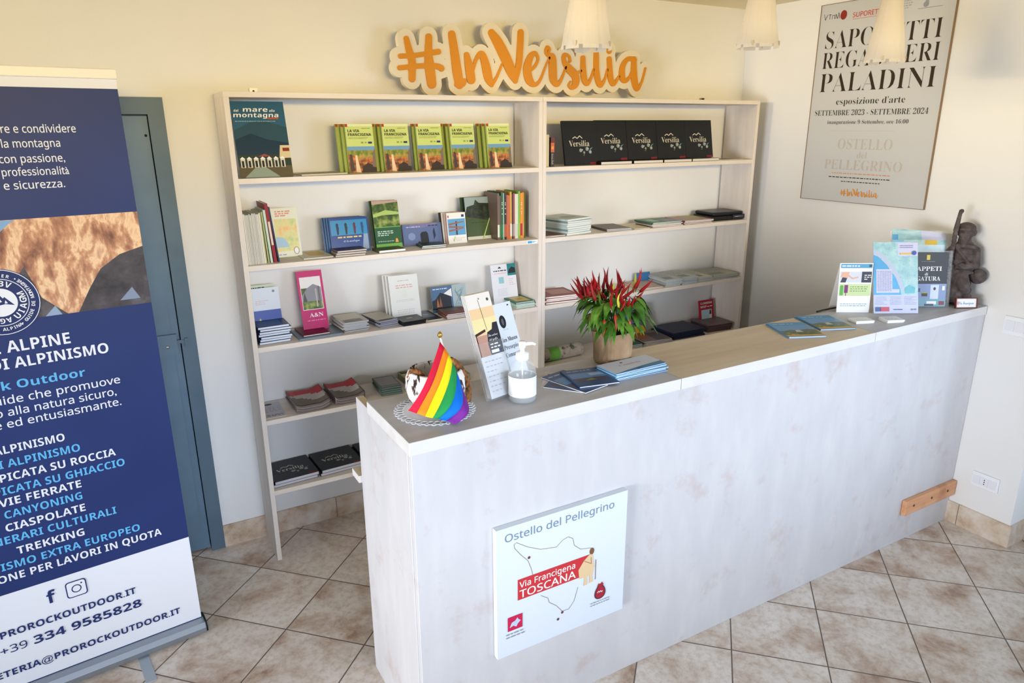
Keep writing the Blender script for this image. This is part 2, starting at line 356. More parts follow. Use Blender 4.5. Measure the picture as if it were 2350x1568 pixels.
# blue grey metal door
fr = MB()
for a, b, c, d in ((DR-.058, DR, 0, DT), (DL, DL+.058, 0, DT), (DL+.058, DR-.058, DT-.062, DT)): fr.box(a, b, -.012, .06, c, d, M_DOORF)
dr = thing('door_1', None, None, (0, 0, 0)); dr['kind'] = 'structure'
def dpart(mb, n, p=None): o = mb.obj(n, p or dr); return o
dpart(fr, 'door_frame'); A, B = DL+.062, DR-.062
lf = dpart(MB().box(A, B, .006, .045, .012, DT-.068, M_DOOR).box(A+.05, B-.028, .004, .006, .06, DT-.095, M_DOOR), 'door_leaf')
lk = dpart(MB().box(B-.085, B-.012, -.012, .006, .955, 1.04, M_DOOR).tube([(B-.05, -.02, .99), (B-.05, -.012, .99)], .007, CHROME), 'lock_case', lf)
dpart(MB().box(B-.012, B+.022, -.016, -.008, 1.0, 1.014, M_DOORF).box(B+.016, B+.03, -.022, -.012, .985, 1.02, M_DOORF), 'latch_bolt', dr)
dpart(MB().tube([(B-.012, .003, DT-.14), (B-.012, .006, DT-.14)], .005, BLACK), 'screw', dr)

# ================================================================== bookcases
HT, D = 1.9885, .243
ST = [1.673, 1.335, .996, .672, .341]
def bookcase(label, x0, x1, sticker=False):
    r = thing('bookcase', label, 'bookcase', (x0, -D, 0), (0, 0, 0), 'pale wooden bookcases along the back wall'); W = x1-x0; t = .0195
    for a in (0, W-t): bx(a, a+t, 0, D-.012, 0, HT-.02, M_SHELF).obj('side_panel', r, bevel=.001)
    bx(0, W, 0, D-.012, HT-.02, HT, M_SHELFH).obj('top_board', r, bevel=.001)
    for i, z in enumerate(ST):
        s = bx(t, W-t, .002, D-.012, z-.021, z, M_SHELFH).obj('shelf', r, bevel=.001)
        if sticker and i == 1:
            mb = MB(); p = PR(mb, (1.302-x0, .0015, z-.0195)); p.rect(0, 0, .058, .017, WHITE).up().rect(.004, .003, .028, .014, pm('#3aa0d0', .4)).poly([(.03, .003), (.054, .010), (.03, .014)], pm('#7fc4e4', .4)); mb.obj('sticker', s)
    return r
bc1 = bookcase('pale wooden bookcase next to the grey door, left of the pair', 0, 1.3865, True)
bc2 = bookcase('pale wooden bookcase next to the corner, right of the pair', 1.3875, 2.812)
MB().box(.137, .168, D-.014, D-.012, HT-.01, HT+.024, PLASTIC).tube([(.152, D-.016, HT+.012), (.152, D-.014, HT+.012)], .004, BLACK).obj('wall_bracket', bc1)
MB().box(1.2, 1.226, D-.014, D-.012, HT-.01, HT+.02, pm('#8d8876', .4, metal=.5)).tube([(1.212, D-.018, HT+.013), (1.212, D-.014, HT+.013)], .005, BLACK).obj('wall_bracket', bc2)

# ================================================================== reception counter
XL, YC, HC = .1674, -1.5404, 1.0805
ctr = thing('reception_counter', 'whitewashed wooden reception counter with a pale plank top', 'counter', (XL, YC, 0))
SLT = .0386
bx(.0, XW-XL-.002, 0, .022, 0, HC-SLT-.001, M_WHITEWASH).obj('front_panel', ctr, bevel=.0015)
MB().box(-.003, .022, .022, .4567, 0, HC-SLT-.002, M_WHITEWASH, top=M_TOP).obj('side_panel', ctr, bevel=.0015)
for a, b, mt in ((.15, 1.0885, M_TOPL), (1.0905, 2.108, M_TOP), (2.110, XW-.004, M_TOPL)):
    yf = lambda q: -.036 + .032*(q-.15)/(XW-.15)
    MB().prism([(a-XL, yf(a)), (b-XL, yf(b)), (b-XL, .301), (a-XL, .301)], SLT, mt, (0, 0, HC-SLT), (1, 0, 0), (0, 1, 0), (0, 0, 1), M_EDGE).obj('countertop', ctr, bevel=.002)
MB().box(.024, XW-XL-.01, .03, .46, .735, .76, M_EDGE, top=M_TOP).box(-.012, XW-XL-.01, .46, .53, .735, .76, M_EDGE, top=M_TOP).obj('inner_desk', ctr)
bx(1.3, 1.322, .024, .45, 0, .734, M_WHITEWASH).obj('inner_support', ctr)
# raw wood cleat screwed to the panel
ck = thing('wooden_cleat', 'short raw pine batten fixed low on the counter front near the right wall', 'batten', (2.518, YC-.001, .147))
bx(0, .398, -.022, 0, 0, .074, M_CLEAT).obj('board', ck, bevel=.003)
for u in (.06, .20, .33): MB().tube([(u, -.0235, .04), (u, -.021, .04)], .006, pm('#5a3a28', .6, name='wood_knot')).obj('screw', ck)

# ---- canvas on the counter front
RED = pm('#c23238', .5, name='red_print')
sg = thing('hostel_sign', 'square white canvas sign with a red band and map outline on the counter front', 'sign', (.407, YC-.0015, .283))
mb = MB().box(0, .484, -.021, 0, 0, .452, pm('#d3dae2', .6, name='canvas_white')); p = PR(mb, (0, -.0213, 0)); p.up()
SB = pm('#74879c', .5, name='slate_print')
p.text('Ostello del Pellegrino', .029, .404, .026, SB, 'm', wd=.402)
TAN = pm('#857067', .6)
p.line([(.062, .375), (.060, .388), (.068, .393), (.108, .365), (.153, .342), (.184, .336), (.211, .331), (.235, .349), (.254, .353), (.272, .342), (.278, .315), (.303, .293), (.345, .284)], .0016, TAN)
p.line([(.062, .375), (.084, .345), (.108, .318), (.120, .285), (.128, .25)], .0016, TAN).line([(.155, .176), (.182, .156), (.186, .139), (.214, .116), (.236, .087), (.262, .085), (.282, .108), (.296, .155)], .0016, TAN)
for a, b in ((.112, .327), (.237, .082), (.221, .062)): p.disc(a, b, .005, pm('#6b3a40', .6), n=12)
p.up().poly([(.072, .189), (.072, .262), (.345, .262), (.322, .222), (.345, .189)], RED); p.up()
p.text('Via Francigena', .078, .231, .021, WHITE, 'm', wd=.205).text('TOSCANA', .078, .195, .027, WHITE, 'm', wd=.208)
CR = pm('#d9bd92', .6); BR_ = pm('#7a5236', .6)
p.up().poly([(.300, .183), (.352, .183), (.358, .212), (.350, .262), (.338, .262), (.316, .245), (.296, .218)], CR).up().disc(.347, .272, .009, BR_, .012).poly([(.318, .152), (.332, .152), (.330, .184), (.320, .184)], CR).poly([(.340, .155), (.354, .155), (.350, .184), (.340, .184)], CR)
p.line([(.364, .16), (.364, .235)], .0022, BR_).line([(.318, .244), (.346, .226), (.344, .25)], .0016, BR_)
p.rect(.036, .089, .088, .139, pm('#c21f4a', .5)).up().poly([(.042, .101), (.056, .105), (.066, .098), (.072, .108), (.082, .116), (.074, .122), (.070, .130), (.062, .121), (.050, .118)], pm('#b8c6dd', .5))
PINE = pm('#a02334', .5); p.poly([(.385 + .022*math.cos(a)*(1-.25*math.sin(a)), .106 + .028*math.sin(a)) for a in [2*math.pi*i/20 for i in range(20)]], pm('#4a2a2e', .6)).up().poly([(.385 + .018*math.cos(a)*(1-.25*math.sin(a)), .106 + .024*math.sin(a)) for a in [2*math.pi*i/20 for i in range(20)]], PINE)
p.poly([(.372, .128), (.378, .140), (.385, .134), (.392, .142), (.399, .129)], PINE).up().line([(.374, .104), (.379, .110), (.383, .104), (.387, .110), (.391, .103), (.395, .107)], .0022, WHITE)
p.bars(.03, .062, .1, .084, 2, GREYT, .35, 3).bars(.348, .058, .425, .076, 2, GREYT, .35, 4)
mb.obj('canvas', sg)

# ================================================================== poster on the right wall
PY0, PW, PH = -.500, .69, .968
po = thing('exhibition_poster', 'large pale framed exhibition poster with black serif names on the right wall', 'poster', (XW-.012, PY0, 1.474), (0, 0, R(-90)))
bx(0, PW, 0, .010, 0, PH, pm('#c6c8ca', .35, .4, name='poster_paper')).obj('sheet', po)
fr = MB(); FRM = pm('#8a6f52', .5, name='thin_frame')
for a, b, c, d in ((-.002, 0, 0, PH), (PW, PW+.002, 0, PH), (-.002, PW+.002, -.002, 0), (-.002, PW+.002, PH, PH+.002)): fr.box(a, b, -.004, .010, c, d, FRM)
fr.obj('frame', po)
mb = MB(); p = PR(mb, (0, -.0004, 0)); INK = pm('#2c2318', .45, name='poster_ink'); OR_ = pm('#dd8a1e', .5, name='orange_print'); LG = pm('#bcb6ac', .5, name='pale_outline_print')
p.text('SAPORETTI', .345, .757, .082, INK, 't', 'c', wd=.60).text('REGAGLIERI', .345, .661, .078, INK, 't', 'c', wd=.61).text('PALADINI', .345, .547, .090, INK, 't', 'c', wd=.61)
p.text("esposizione d'arte", .335, .484, .030, INK, 's', 'c', wd=.37).text('SETTEMBRE 2023 - SETTEMBRE 2024', .335, .431, .026, INK, 's', 'c', wd=.61).text('inaugurazione 9 Settembre, ore 16:00', .332, .389, .018, INK, 's', 'c', wd=.44)
p.rect(.13, .354, .49, .3552, LG).text('OSTELLO', .34, .265, .050, LG, 's', 'c', wd=.30).text('del', .335, .222, .030, LG, 's', 'c').text('PELLEGRINO', .34, .163, .048, LG, 's', 'c', wd=.43)
p.bars(.176, .139, .50, .149, 1, pm('#d59a78', .5), .5, 2).bars(.16, .119, .526, .130, 1, INK, .4, 5).bars(.236, .099, .452, .109, 1, INK, .4, 6)
p.line([(.02, .925), (.028, .897), (.04, .922)], .002, INK).line([(.046, .92), (.062, .92), (.054, .92), (.054, .898)], .002, INK).line([(.068, .898), (.068, .915), (.082, .915), (.08, .9), (.09, .9), (.088, .92), (.1, .896), (.104, .925), (.112, .896)], .002, INK)
p.disc(.133, .91, .018, pm('#8e2a22', .5), .022).text('SUPORETTI', .185, .892, .022, pm('#cf4a35', .5), 'm', wd=.16).rect(.185, .883, .345, .8845, pm('#cf4a35', .5)).bars(.42, .895, .49, .935, 4, GREYT, .3, 7)
p.rect(.548, .905, .562, .95, GREYT).rect(.565, .918, .61, .955, DARK).disc(.552, .903, .012, GREYT).rect(.516, .886, .63, .8885, GREYT)
mb.obj('lettering', po)

# ================================================================== hashtag sign on the bookcase
STROKES = {
'hash': [[(.785,2.219,.022),(.794,2.179,.028),(.806,2.131,.032),(.803,2.06,.029)],[(.889,2.231,.028),(.885,2.168,.033),(.888,2.109,.043),(.895,2.042,.041)],[(.754,2.149,.019),(.824,2.155,.018),(.932,2.174,.022)],[(.748,2.102,.019),(.85,2.113,.02),(.918,2.115,.022),(.944,2.106,.025)]],
'I': [[(.999,2.247,.032),(1.008,2.188,.037),(1.02,2.098,.043),(1.03,2.043,.04)],[(1.015,2.04,.018),(1.046,2.043,.022),(1.057,2.059,.016)]],
'n': [[(1.07,2.166,.024),(1.081,2.115,.04),(1.089,2.065,.041)],[(1.099,2.101,.011),(1.115,2.147,.015),(1.137,2.173,.022),(1.152,2.164,.031),(1.167,2.118,.041),(1.178,2.072,.039),(1.194,2.042,.017)],[(1.194,2.041,.015),(1.222,2.079,.011),(1.25,2.134,.008)]],
'V': [[(1.197,2.264,.031),(1.231,2.223,.047),(1.271,2.158,.051),(1.3,2.102,.046),(1.321,2.063,.022)],[(1.321,2.063,.02),(1.339,2.135,.03),(1.346,2.203,.031),(1.35,2.273,.03)]],
'e': [[(1.401,2.11,.011),(1.428,2.132,.013),(1.444,2.165,.012),(1.427,2.189,.017),(1.401,2.168,.03),(1.385,2.12,.04),(1.395,2.072,.04),(1.425,2.049,.02),(1.455,2.068,.012),(1.485,2.129,.008),(1.508,2.172,.008)]],
'r': [[(1.508,2.172,.008),(1.488,2.193,.012),(1.494,2.217,.014),(1.508,2.21,.011),(1.502,2.183,.014),(1.524,2.172,.036),(1.528,2.119,.042),(1.532,2.076,.039),(1.555,2.053,.021),(1.579,2.08,.013),(1.603,2.133,.008)]],
's': [[(1.627,2.161,.013),(1.62,2.183,.01),(1.594,2.186,.02),(1.593,2.159,.023),(1.62,2.128,.037),(1.658,2.096,.042),(1.663,2.062,.036),(1.642,2.04,.019),(1.622,2.05,.011),(1.632,2.067,.009)],[(1.663,2.102,.014),(1.692,2.119,.01)]],
'i': [[(1.703,2.177,.025),(1.706,2.125,.03),(1.715,2.078,.031),(1.733,2.06,.019),(1.754,2.087,.013),(1.768,2.127,.009)],[(1.702,2.218,.026),(1.703,2.215,.026)]],
'l': [[(1.778,2.266,.026),(1.782,2.197,.028),(1.786,2.122,.031),(1.8,2.071,.031),(1.817,2.055,.02),(1.84,2.087,.012),(1.853,2.13,.009)]],
'j': [[(1.863,2.178,.027),(1.87,2.124,.03),(1.878,2.082,.031),(1.896,2.063,.02),(1.927,2.098,.012)],[(1.861,2.221,.027),(1.861,2.217,.027)]],
'a': [[(2.015,2.184,.024),(1.98,2.184,.019),(1.95,2.15,.029),(1.948,2.098,.035),(1.974,2.08,.019),(2.007,2.117,.014),(2.023,2.181,.027)],[(2.021,2.184,.027),(2.022,2.129,.036),(2.032,2.071,.038),(2.051,2.042,.021),(2.077,2.078,.011),(2.097,2.143,.01)]]}
def smooth_path(P, n=6):
    out = []; m = len(P)
    for i in range(m-1):
        a, b, c, d = P[max(i-1, 0)], P[i], P[i+1], P[min(i+2, m-1)]
        for k in range(n):
            t = k/n; out.append(tuple(.5*((2*b[j]) + (c[j]-a[j])*t + (2*a[j]-5*b[j]+4*c[j]-d[j])*t*t + (3*b[j]-a[j]-3*c[j]+d[j])*t**3) for j in range(3)))
    out.append(P[-1]); return out
def field_solid(mb, strokes, grow, y0, y1, mat, cell, dx, dz, k=1, zmin=None):
    "union of rounded brush strokes as one slab from y0 (back) to y1 (front), outlined by marching squares"
    C = []
    for st in strokes:
        P = smooth_path(st, 8)
        for (x, z, w_), (x2, z2, w2) in zip(P, P[1:]):
            m_ = max(1, int(math.hypot(x2-x, z2-z)/cell)); C += [(x+(x2-x)*q/m_, z+(z2-z)*q/m_, (max(w_+(w2-w_)*q/m_, .007)+grow)/2) for q in range(m_)]
        C.append((P[-1][0], P[-1][1], (max(P[-1][2], .007)+grow)/2))
    C = np.array(C); lo = C[:, :2].min(0) - C[:, 2].max() - 2*cell; hi = C[:, :2].max(0) + C[:, 2].max() + 2*cell
    nx, nz = [int(v) + 1 for v in (hi-lo)/cell]; X, Z = np.meshgrid(lo[0]+cell*np.arange(nx), lo[1]+cell*np.arange(nz), indexing='ij'); D = np.full(X.shape, -9.0)
    for x, z, r_ in C:
        i0, i1 = int((x-r_-lo[0])/cell)-1, int((x+r_-lo[0])/cell)+3; j0, j1 = int((z-r_-lo[1])/cell)-1, int((z+r_-lo[1])/cell)+3
        i0 = max(i0, 0); j0 = max(j0, 0); D[i0:i1, j0:j1] = np.maximum(D[i0:i1, j0:j1], r_ - np.hypot(X[i0:i1, j0:j1]-x, Z[i0:i1, j0:j1]-z))
    D = np.maximum(D, -.02)
    if zmin is not None: D = np.minimum(D, Z - zmin)
    V = []; idx = {}; F = []; S = []
    def vid(key, x, z):
        if key not in idx: idx[key] = len(V); V.append(((x+dx)*k, (z+dz)*k))
        return idx[key]
    ins = D > 0
    for i in range(nx-1):
        for j in range(nz-1):
            q = ((i, j), (i+1, j), (i+1, j+1), (i, j+1)); on_ = [bool(ins[c]) for c in q]
            if not any(on_): continue
            poly = []; cross = []
            for n_ in range(4):
                c, d = q[n_], q[(n_+1) % 4]
                if on_[n_]: poly.append(vid(c, X[c], Z[c]))
                if on_[n_] != on_[(n_+1) % 4]:
                    t = float(D[c]/(D[c]-D[d])); e = vid((min(c, d), max(c, d)), X[c]+(X[d]-X[c])*t, Z[c]+(Z[d]-Z[c])*t); poly.append(e); cross.append(e)
            if len(poly) > 2: F.append(poly)
            if len(cross) == 2:
                p_ = poly.index(cross[0]); S.append((cross[0], cross[1]) if poly[(p_+1) % len(poly)] == cross[1] else (cross[1], cross[0]))
    n = len(V)
    mb.add([(x, y1, z) for x, z in V] + [(x, y0, z) for x, z in V], [tuple(f) for f in F] + [tuple(n+v for v in reversed(f)) for f in F] + [(b, a, n+a, n+b) for a, b in S], mat)
hs = thing('hashtag_sign', 'cut-out orange script hashtag sign with cream outline on the bookcase top', 'sign', (1.43, -.10, HT))
CREAM = pm('#e6dcc4', .55, name='cream_foam_board'); ORG = pm('#d88c10', .45, name='orange_letter')
bm_ = MB(); field_solid(bm_, [q for ss in STROKES.values() for q in ss], .058, .026, .0, CREAM, .005, -1.43, -HT, zmin=HT + .0005); bm_.obj('backing_board', hs)
for kx, ss in STROKES.items():
    mb = MB(); field_solid(mb, ss, .002, -.0003, -.006, ORG, .0028, -1.43, -HT); mb.obj('letter', hs)
pm_ = MB(); field_solid(pm_, [q for ss in STROKES.values() for q in ss], .0, -.0012, -.0016, OR_, .006, -.735, -2.03, .158); o_ = pm_.obj('orange_hashtag', po); o_.location = (.238, 0, .031)

# ================================================================== pendant lamps
M_SHADE = bpy.data.materials.new('translucent_shade'); M_SHADE.use_nodes = True
_t = M_SHADE.node_tree; _b = _t.nodes['Principled BSDF']; _b.inputs['Base Color'].default_value = lin('#e9e4da'); _b.inputs['Roughness'].default_value = .6
_tr = _t.nodes.new('ShaderNodeBsdfTranslucent'); _tr.inputs[0].default_value = lin('#ece2d0'); _mx = _t.nodes.new('ShaderNodeMixShader'); _mx.inputs[0].default_value = .55
_t.links.new(_b.outputs[0], _mx.inputs[1]); _t.links.new(_tr.outputs[0], _mx.inputs[2]); _t.links.new(_mx.outputs[0], _t.nodes['Material Output'].inputs[0])
def lamp(label, x, y, z, r0=.071, h=.275):
    r = thing('pendant_lamp', label, 'pendant lamp', (x, y, z), (0, 0, 0), 'cone pendant lamps over the counter')
    mb = MB(); n = 48; V = []; F = []; prof = [(r0, .010), (r0*.80, .09), (r0*.58, .18), (r0*.40, h)]
    for rr, zz in prof:
        for k in range(n): a = 2*math.pi*k/n; q = rr*(1 - .018*(k % 6 == 0)); V.append((q*math.cos(a), q*math.sin(a), zz))
    for i in range(3):
        for k in range(n): F.append((i*n+k, i*n+(k+1) % n, (i+1)*n+(k+1) % n, (i+1)*n+k))
    mb.add(V, F, M_SHADE, False); mb.obj('shade', r)
    rg = MB()
    for k in range(8):
        P = [(r0*1.01*math.cos(R(45*k + q)), r0*1.01*math.sin(R(45*k + q))) for q in range(2, 44, 6)]
        rg.add([(a, b, 0) for a, b in P] + [(a, b, .010) for a, b in P], [(i, i+1, len(P)+i+1, len(P)+i) for i in range(len(P)-1)], M_SHADE)
    rg.obj('lower_rim', r)
    for k in range(4): a = R(90*k + 30); MB().box(-.003, .003, -.002, .002, .006, .02, pm('#b9ae98', .4), M=Matrix.Translation((r0*math.cos(a), r0*math.sin(a), 0)) @ Matrix.Rotation(a, 4, 'Z')).obj('clip', r)
    MB().tube([(0, 0, h-.01), (0, 0, CZ-z-.02)], .003, PLASTIC).obj('cord', r)
    MB().lathe([(0, CZ-z-.03), (.03, CZ-z-.026), (.04, CZ-z-.001)], PLASTIC, 20).obj('ceiling_rose', r)
    MB().lathe([(0, .10), (.012, .104), (.02, .125), (.016, .15), (.012, .17), (.014, .2), (0, .2)], pm('#fff2d8', .3, emit=.25, name='lamp_bulb'), 16).obj('bulb', r)
    l = bpy.data.lights.new('bulb_light', 'POINT'); l.energy = LAMP_W; l.color = LAMP_C; l.shadow_soft_size = .022
    o = bpy.data.objects.new('bulb_light', l); col.objects.link(o); o.parent = r; o.location = (0, 0, .06); return r
lamp('cream cone pendant lamp hanging in front of the hashtag sign', .818, -1.377, 2.065)
lamp('cream cone pendant lamp hanging by the room corner, middle of the three', 1.60, -1.29, 2.112, .070)
lamp('cream cone pendant lamp hanging in front of the wall poster', 2.091, -1.439, 2.071, .068)

# ================================================================== roll-up banner
bn = thing('roll_up_banner', 'tall navy roll-up banner for mountain guides in front of the grey door', 'banner', (-.35, -.553, 0), (0, 0, R(7)))
BW = .83
BN = pm('#1d2d62', .5, name='banner_navy'); BNT = mk_noise('banner_navy_print', [(.3, '#1a2c62'), (.7, '#1f336c')], 2, 2, .5); BWH = pm('#e6e8ee', .55, name='banner_white')
mb = MB().box(-BW, 0, 0, .002, .046, 2.005, BWH); p = PR(mb, (-BW, -.0003, 0))
U = lambda u: BW - u
p.rect(0, .405, BW, 1.975, BNT).rect(0, .050, BW, .053, NAVY).up()
pl, ph = 1.302, 1.603
p.poly([(0, pl), (BW, pl), (BW, ph), (0, ph)], M_ROCK).up()
p.poly([(0, ph-.001), (0, ph-.06), (U(.47), ph-.10), (U(.40), ph-.06), (U(.345), ph-.012), (U(.33), ph-.001)], pm('#7fa6cf', .5))
p.poly([(0, pl+.09), (U(.46), pl+.15), (U(.38), pl+.09), (U(.33), pl+.16), (U(.30), pl+.06), (U(.24), pl), (0, pl)], M_ROCKD).poly([(U(.21), pl), (U(.17), pl+.07), (U(.13), pl+.13), (U(.07), pl+.17), (U(.0), pl+.19), (U(0), pl)], M_ROCKD).up()
p.poly([(U(.30), pl), (U(.27), pl+.03), (U(.255), pl)], pm('#8fa3bd', .5)).poly([(U(.09), pl+.02), (U(.05), pl+.06), (U(.03), pl+.02)], pm('#7f8da6', .5))
C_ = U(.41)
for t, v in (('Vivere e condividere', 1.849), ('la montagna', 1.808), ('con passione,', 1.765), ('professionalità', 1.728), ('e sicurezza.', 1.690)):
    ur_, wdt = {'Vivere e condividere': (.130, .237), 'la montagna': (.177, .145), 'con passione,': (.172, .163), 'professionalità': (.167, .168), 'e sicurezza.': (.184, .153)}[t]
    p.text(t, U(ur_), v, .0225, BWH, 'm', 'r', wd=wdt)
p.text('GUIDE ALPINE', U(.248), 1.206, .036, BWH, 'b', 'r', wd=.325).text('MAESTRI DI ALPINISMO', U(.148), 1.155, .034, BWH, 'b', 'r', wd=.525)
p.text('Prorock Outdoor', U(.225), 1.090, .027, CYAN, 'b', 'r', wd=.37)
p.text('Gruppo di guide che promuove', U(.131), 1.045, .026, BWH, 'm', 'r', wd=.56).text('un approccio alla natura sicuro,', U(.148), 1.006, .026, BWH, 'm', 'r', wd=.53).text('consapevole ed entusiasmante.', U(.139), .968, .026, BWH, 'm', 'r', wd=.545)
for i, (t, v, ur, wdt) in enumerate((('ALPINISMO', .886, .316, .19), ('CORSI DI ALPINISMO', .839, .28, .36), ('ARRAMPICATA SU ROCCIA', .794, .182, .455), ('ARRAMPICATA SU GHIACCIO', .750, .161, .50), ('VIE FERRATE', .711, .297, .226), ('CANYONING', .668, .301, .215), ('CIASPOLATE', .623, .299, .222), ('ITINERARI CULTURALI', .581, .212, .40), ('TREKKING', .535, .316, .19), ('ALPINISMO EXTRA EUROPEO', .491, .151, .52), ('FORMAZIONE PER LAVORI IN QUOTA', .449, .086, .65))):
    p.text(t, U(ur), v, .0265, (BWH, CYAN)[i % 2], 'b', 'r', wd=wdt)
p.text('f', U(.445), .322, .046, NAVY, 'b', 'c')
a, b, s_ = U(.371), .346, .030
def rrect(a, b, s, r): return [(a + sx*(s-r) + r*math.cos(R(t)), b + sy*(s-r) + r*math.sin(R(t))) for sx, sy, t0 in ((1, 1, 0), (-1, 1, 90), (-1, -1, 180), (1, -1, 270)) for t in (t0, t0+30, t0+60, t0+90)]
p.poly(rrect(a, b, .031, .010), NAVY).up().poly(rrect(a, b, .0275, .008), BWH).up().ring(a, b, .0115, .015, NAVY).disc(a+.0165, b+.0165, .003, NAVY, n=10)
p.text('WWW.PROROCKOUTDOOR.IT', U(.199), .250, .025, NAVY, 'b', 'r', wd=.52).text('+39', U(.537), .190, .028, NAVY, 'n', 'r', wd=.075).text('334 9585828', U(.189), .190, .031, NAVY, 'b', 'r', wd=.33).text('SEGRETERIA@PROROCKOUTDOOR.IT', U(.069), .104, .024, NAVY, 'b', 'r', wd=.66)
cx, cy = U(.405), 1.362
p.disc(cx, cy, .101, BN, n=56).up().ring(cx, cy, .0975, .0995, BWH).ring(cx, cy, .070, .072, BWH).disc(cx, cy, .043, BWH, n=40).up()
p.poly([(cx-.036, cy-.012), (cx-.018, cy+.018), (cx-.010, cy+.008), (cx-.002, cy+.028), (cx+.008, cy+.012), (cx+.012, cy+.016), (cx+.034, cy-.012), (cx+.012, cy-.006)], BN).up().poly([(cx-.004, cy+.0), (cx-.002, cy+.016), (cx+.004, cy+.002)], BWH).poly([(cx+.010, cy-.004), (cx+.013, cy+.006), (cx+.018, cy-.004)], BWH)
p.arc('IFMGA', cx, cy, .049, .015, BWH, R(215), R(-17), 'b').arc('IVBV', cx, cy, .0495, .017, BWH, R(113), R(17), 'b').arc('UIAGM', cx, cy, .0655, .017, BWH, R(-52), R(17.5), 'b', inside=True)
p.arc('BERGFUEHRER', cx, cy, .077, .0095, BWH, R(150), R(8.2), 'b').arc('GUIDE DE MONTAGNE', cx, cy, .0865, .0095, BWH, R(-48), R(6), 'b', inside=True).arc('GUIDA ALPINA', cx, cy, .0865, .0095, BWH, R(-130), R(6.2), 'b', inside=True)
for t in (55, -58, 180): p.disc(cx + .082*math.cos(R(t)), cy + .082*math.sin(R(t)), .0022, BWH, n=8)
mb.obj('graphic_panel', bn)
MB().box(-BW-.004, .004, -.008, .012, 2.003, 2.032, pm('#f3ece0', .35, .4, name='pale_rail')).obj('top_rail', bn, bevel=.003)
cs = MB(); prof = [(-.040, .008), (-.042, .028), (-.03, .044), (.0, .050), (.032, .044), (.045, .028), (.045, .008), (.03, .003), (-.03, .003)]
V = [(x, y, z) for x in (-BW-.005, .005) for y, z in prof]; n = len(prof)
cs.add(V, [(k, (k+1) % n, n+(k+1) % n, n+k) for k in range(n)], pm('#9aa2ac', .38, metal=.7, name='cassette_aluminium'), False); cs.obj('base_cassette', bn)
for xx in (-BW-.011, .005):
    MB().add([(xx+d, y*1.06, .004 + z*1.02) for d in (0, .006) for y, z in prof], [tuple(range(n)), tuple(reversed(range(n, 2*n)))] + [(k, (k+1) % n, n+(k+1) % n, n+k) for k in range(n)], pm('#10181c', .4, name='black_end_cap')).obj('end_cap', bn)
for xx in (-BW+.20, -.235): MB().box(xx, xx+.036, -.185, .12, .0005, .0028, pm('#aab4bd', .4, metal=.4, name='grey_foot')).obj('foot', bn, bevel=.003)
MB().tube([(-BW/2, .03, .05), (-BW/2, .02, 2.0)], .008, CHROME).obj('support_pole', bn)

# ================================================================== things on the shelves
YF = -D                                                            # front edge of the shelves
def pastel(h): return pm(h, .45)
# ---- left unit, top shelf
def p_sea(p, W, H):
    p.rect(0, 0, W, H, pm('#2f5f78', .35)).up(); p.poly([(0, H*.62), (W*.3, H*.72), (W*.55, H*.75), (W, H*.66), (W, H*.2), (0, H*.2)], pm('#2b4f5e', .35)).up()
    p.poly([(0, H*.5), (W*.3, H*.58), (W*.6, H*.5), (W, H*.45), (W, H*.2), (0, H*.2)], pm('#18364a', .35)).up(); p.rect(0, 0, W, H*.15, pm('#5a5138', .4)).rect(0, H*.15, W, H*.30, pm('#2a3a33', .4)).up()
    p.poly([(W*.78, H*.25), (W, H*.25), (W, H*.42), (W*.82, H*.42)], pm('#d9c79c', .4)).up().rect(W*.86, H*.34, W*.99, H*.385, pm('#8a3018', .4))
    for i in range(7):
        x = W*(.04 + .125*i); p.rect(x, H*.13, x+W*.085, H*.245, pm('#d8d3bf', .4)).poly([(x-W*.01, H*.245), (x+W*.095, H*.245), (x+W*.042, H*.275)], WHITE)
    p.poly([(W*.38, H*.275), (W*.5, H*.31), (W*.62, H*.275)], pm('#9a4a40', .4)).up()
    for i in range(7): x = W*(.06 + .125*i); p.rect(x, H*.135, x+W*.04, H*.22, DARK)
    p.poly([(W*.08, 0), (W*.75, 0), (W*.5, H*.13), (W*.3, H*.13)], pm('#8d9a8c', .4)).up()
    p.text('dal', W*.05, H*.862, H*.03, WHITE, 'b', shear=.15).text('mare', W*.22, H*.862, H*.060, WHITE, 'b', wd=W*.46, shear=.15).text('alla', W*.71, H*.862, H*.03, WHITE, 'b', shear=.15).text('montagna', W*.03, H*.79, H*.058, WHITE, 'b', wd=W*.84, shear=.15).rect(W*.65, H*.765, W*.86, H*.785, pm('#c0542c', .4)).bars(W*.05, H*.73, W*.8, H*.745, 1, pm('#a9c3cf', .4), .5, 3)
upright('poster_magazine', 'tall sea and mountain magazine with beach huts on its cover, top left shelf', 'magazine', .034, -.215, ST[0], .20, .292, .004, pm('#2f5f78', .35), 14, 0, None, p_sea)
lying('magazine', 'thin pale magazine lying alone on the top left shelf', 'magazine', .27, -.20, ST[0], .20, .14, .005, pastel('#c9c0ae'), 8, None, lambda p, W, H: p.bars(.02, .03, W-.02, H-.02, 6, GREYT, .4))
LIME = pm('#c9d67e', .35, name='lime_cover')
OLIVE = pm('#a8b660', .4, name='olive_cover')
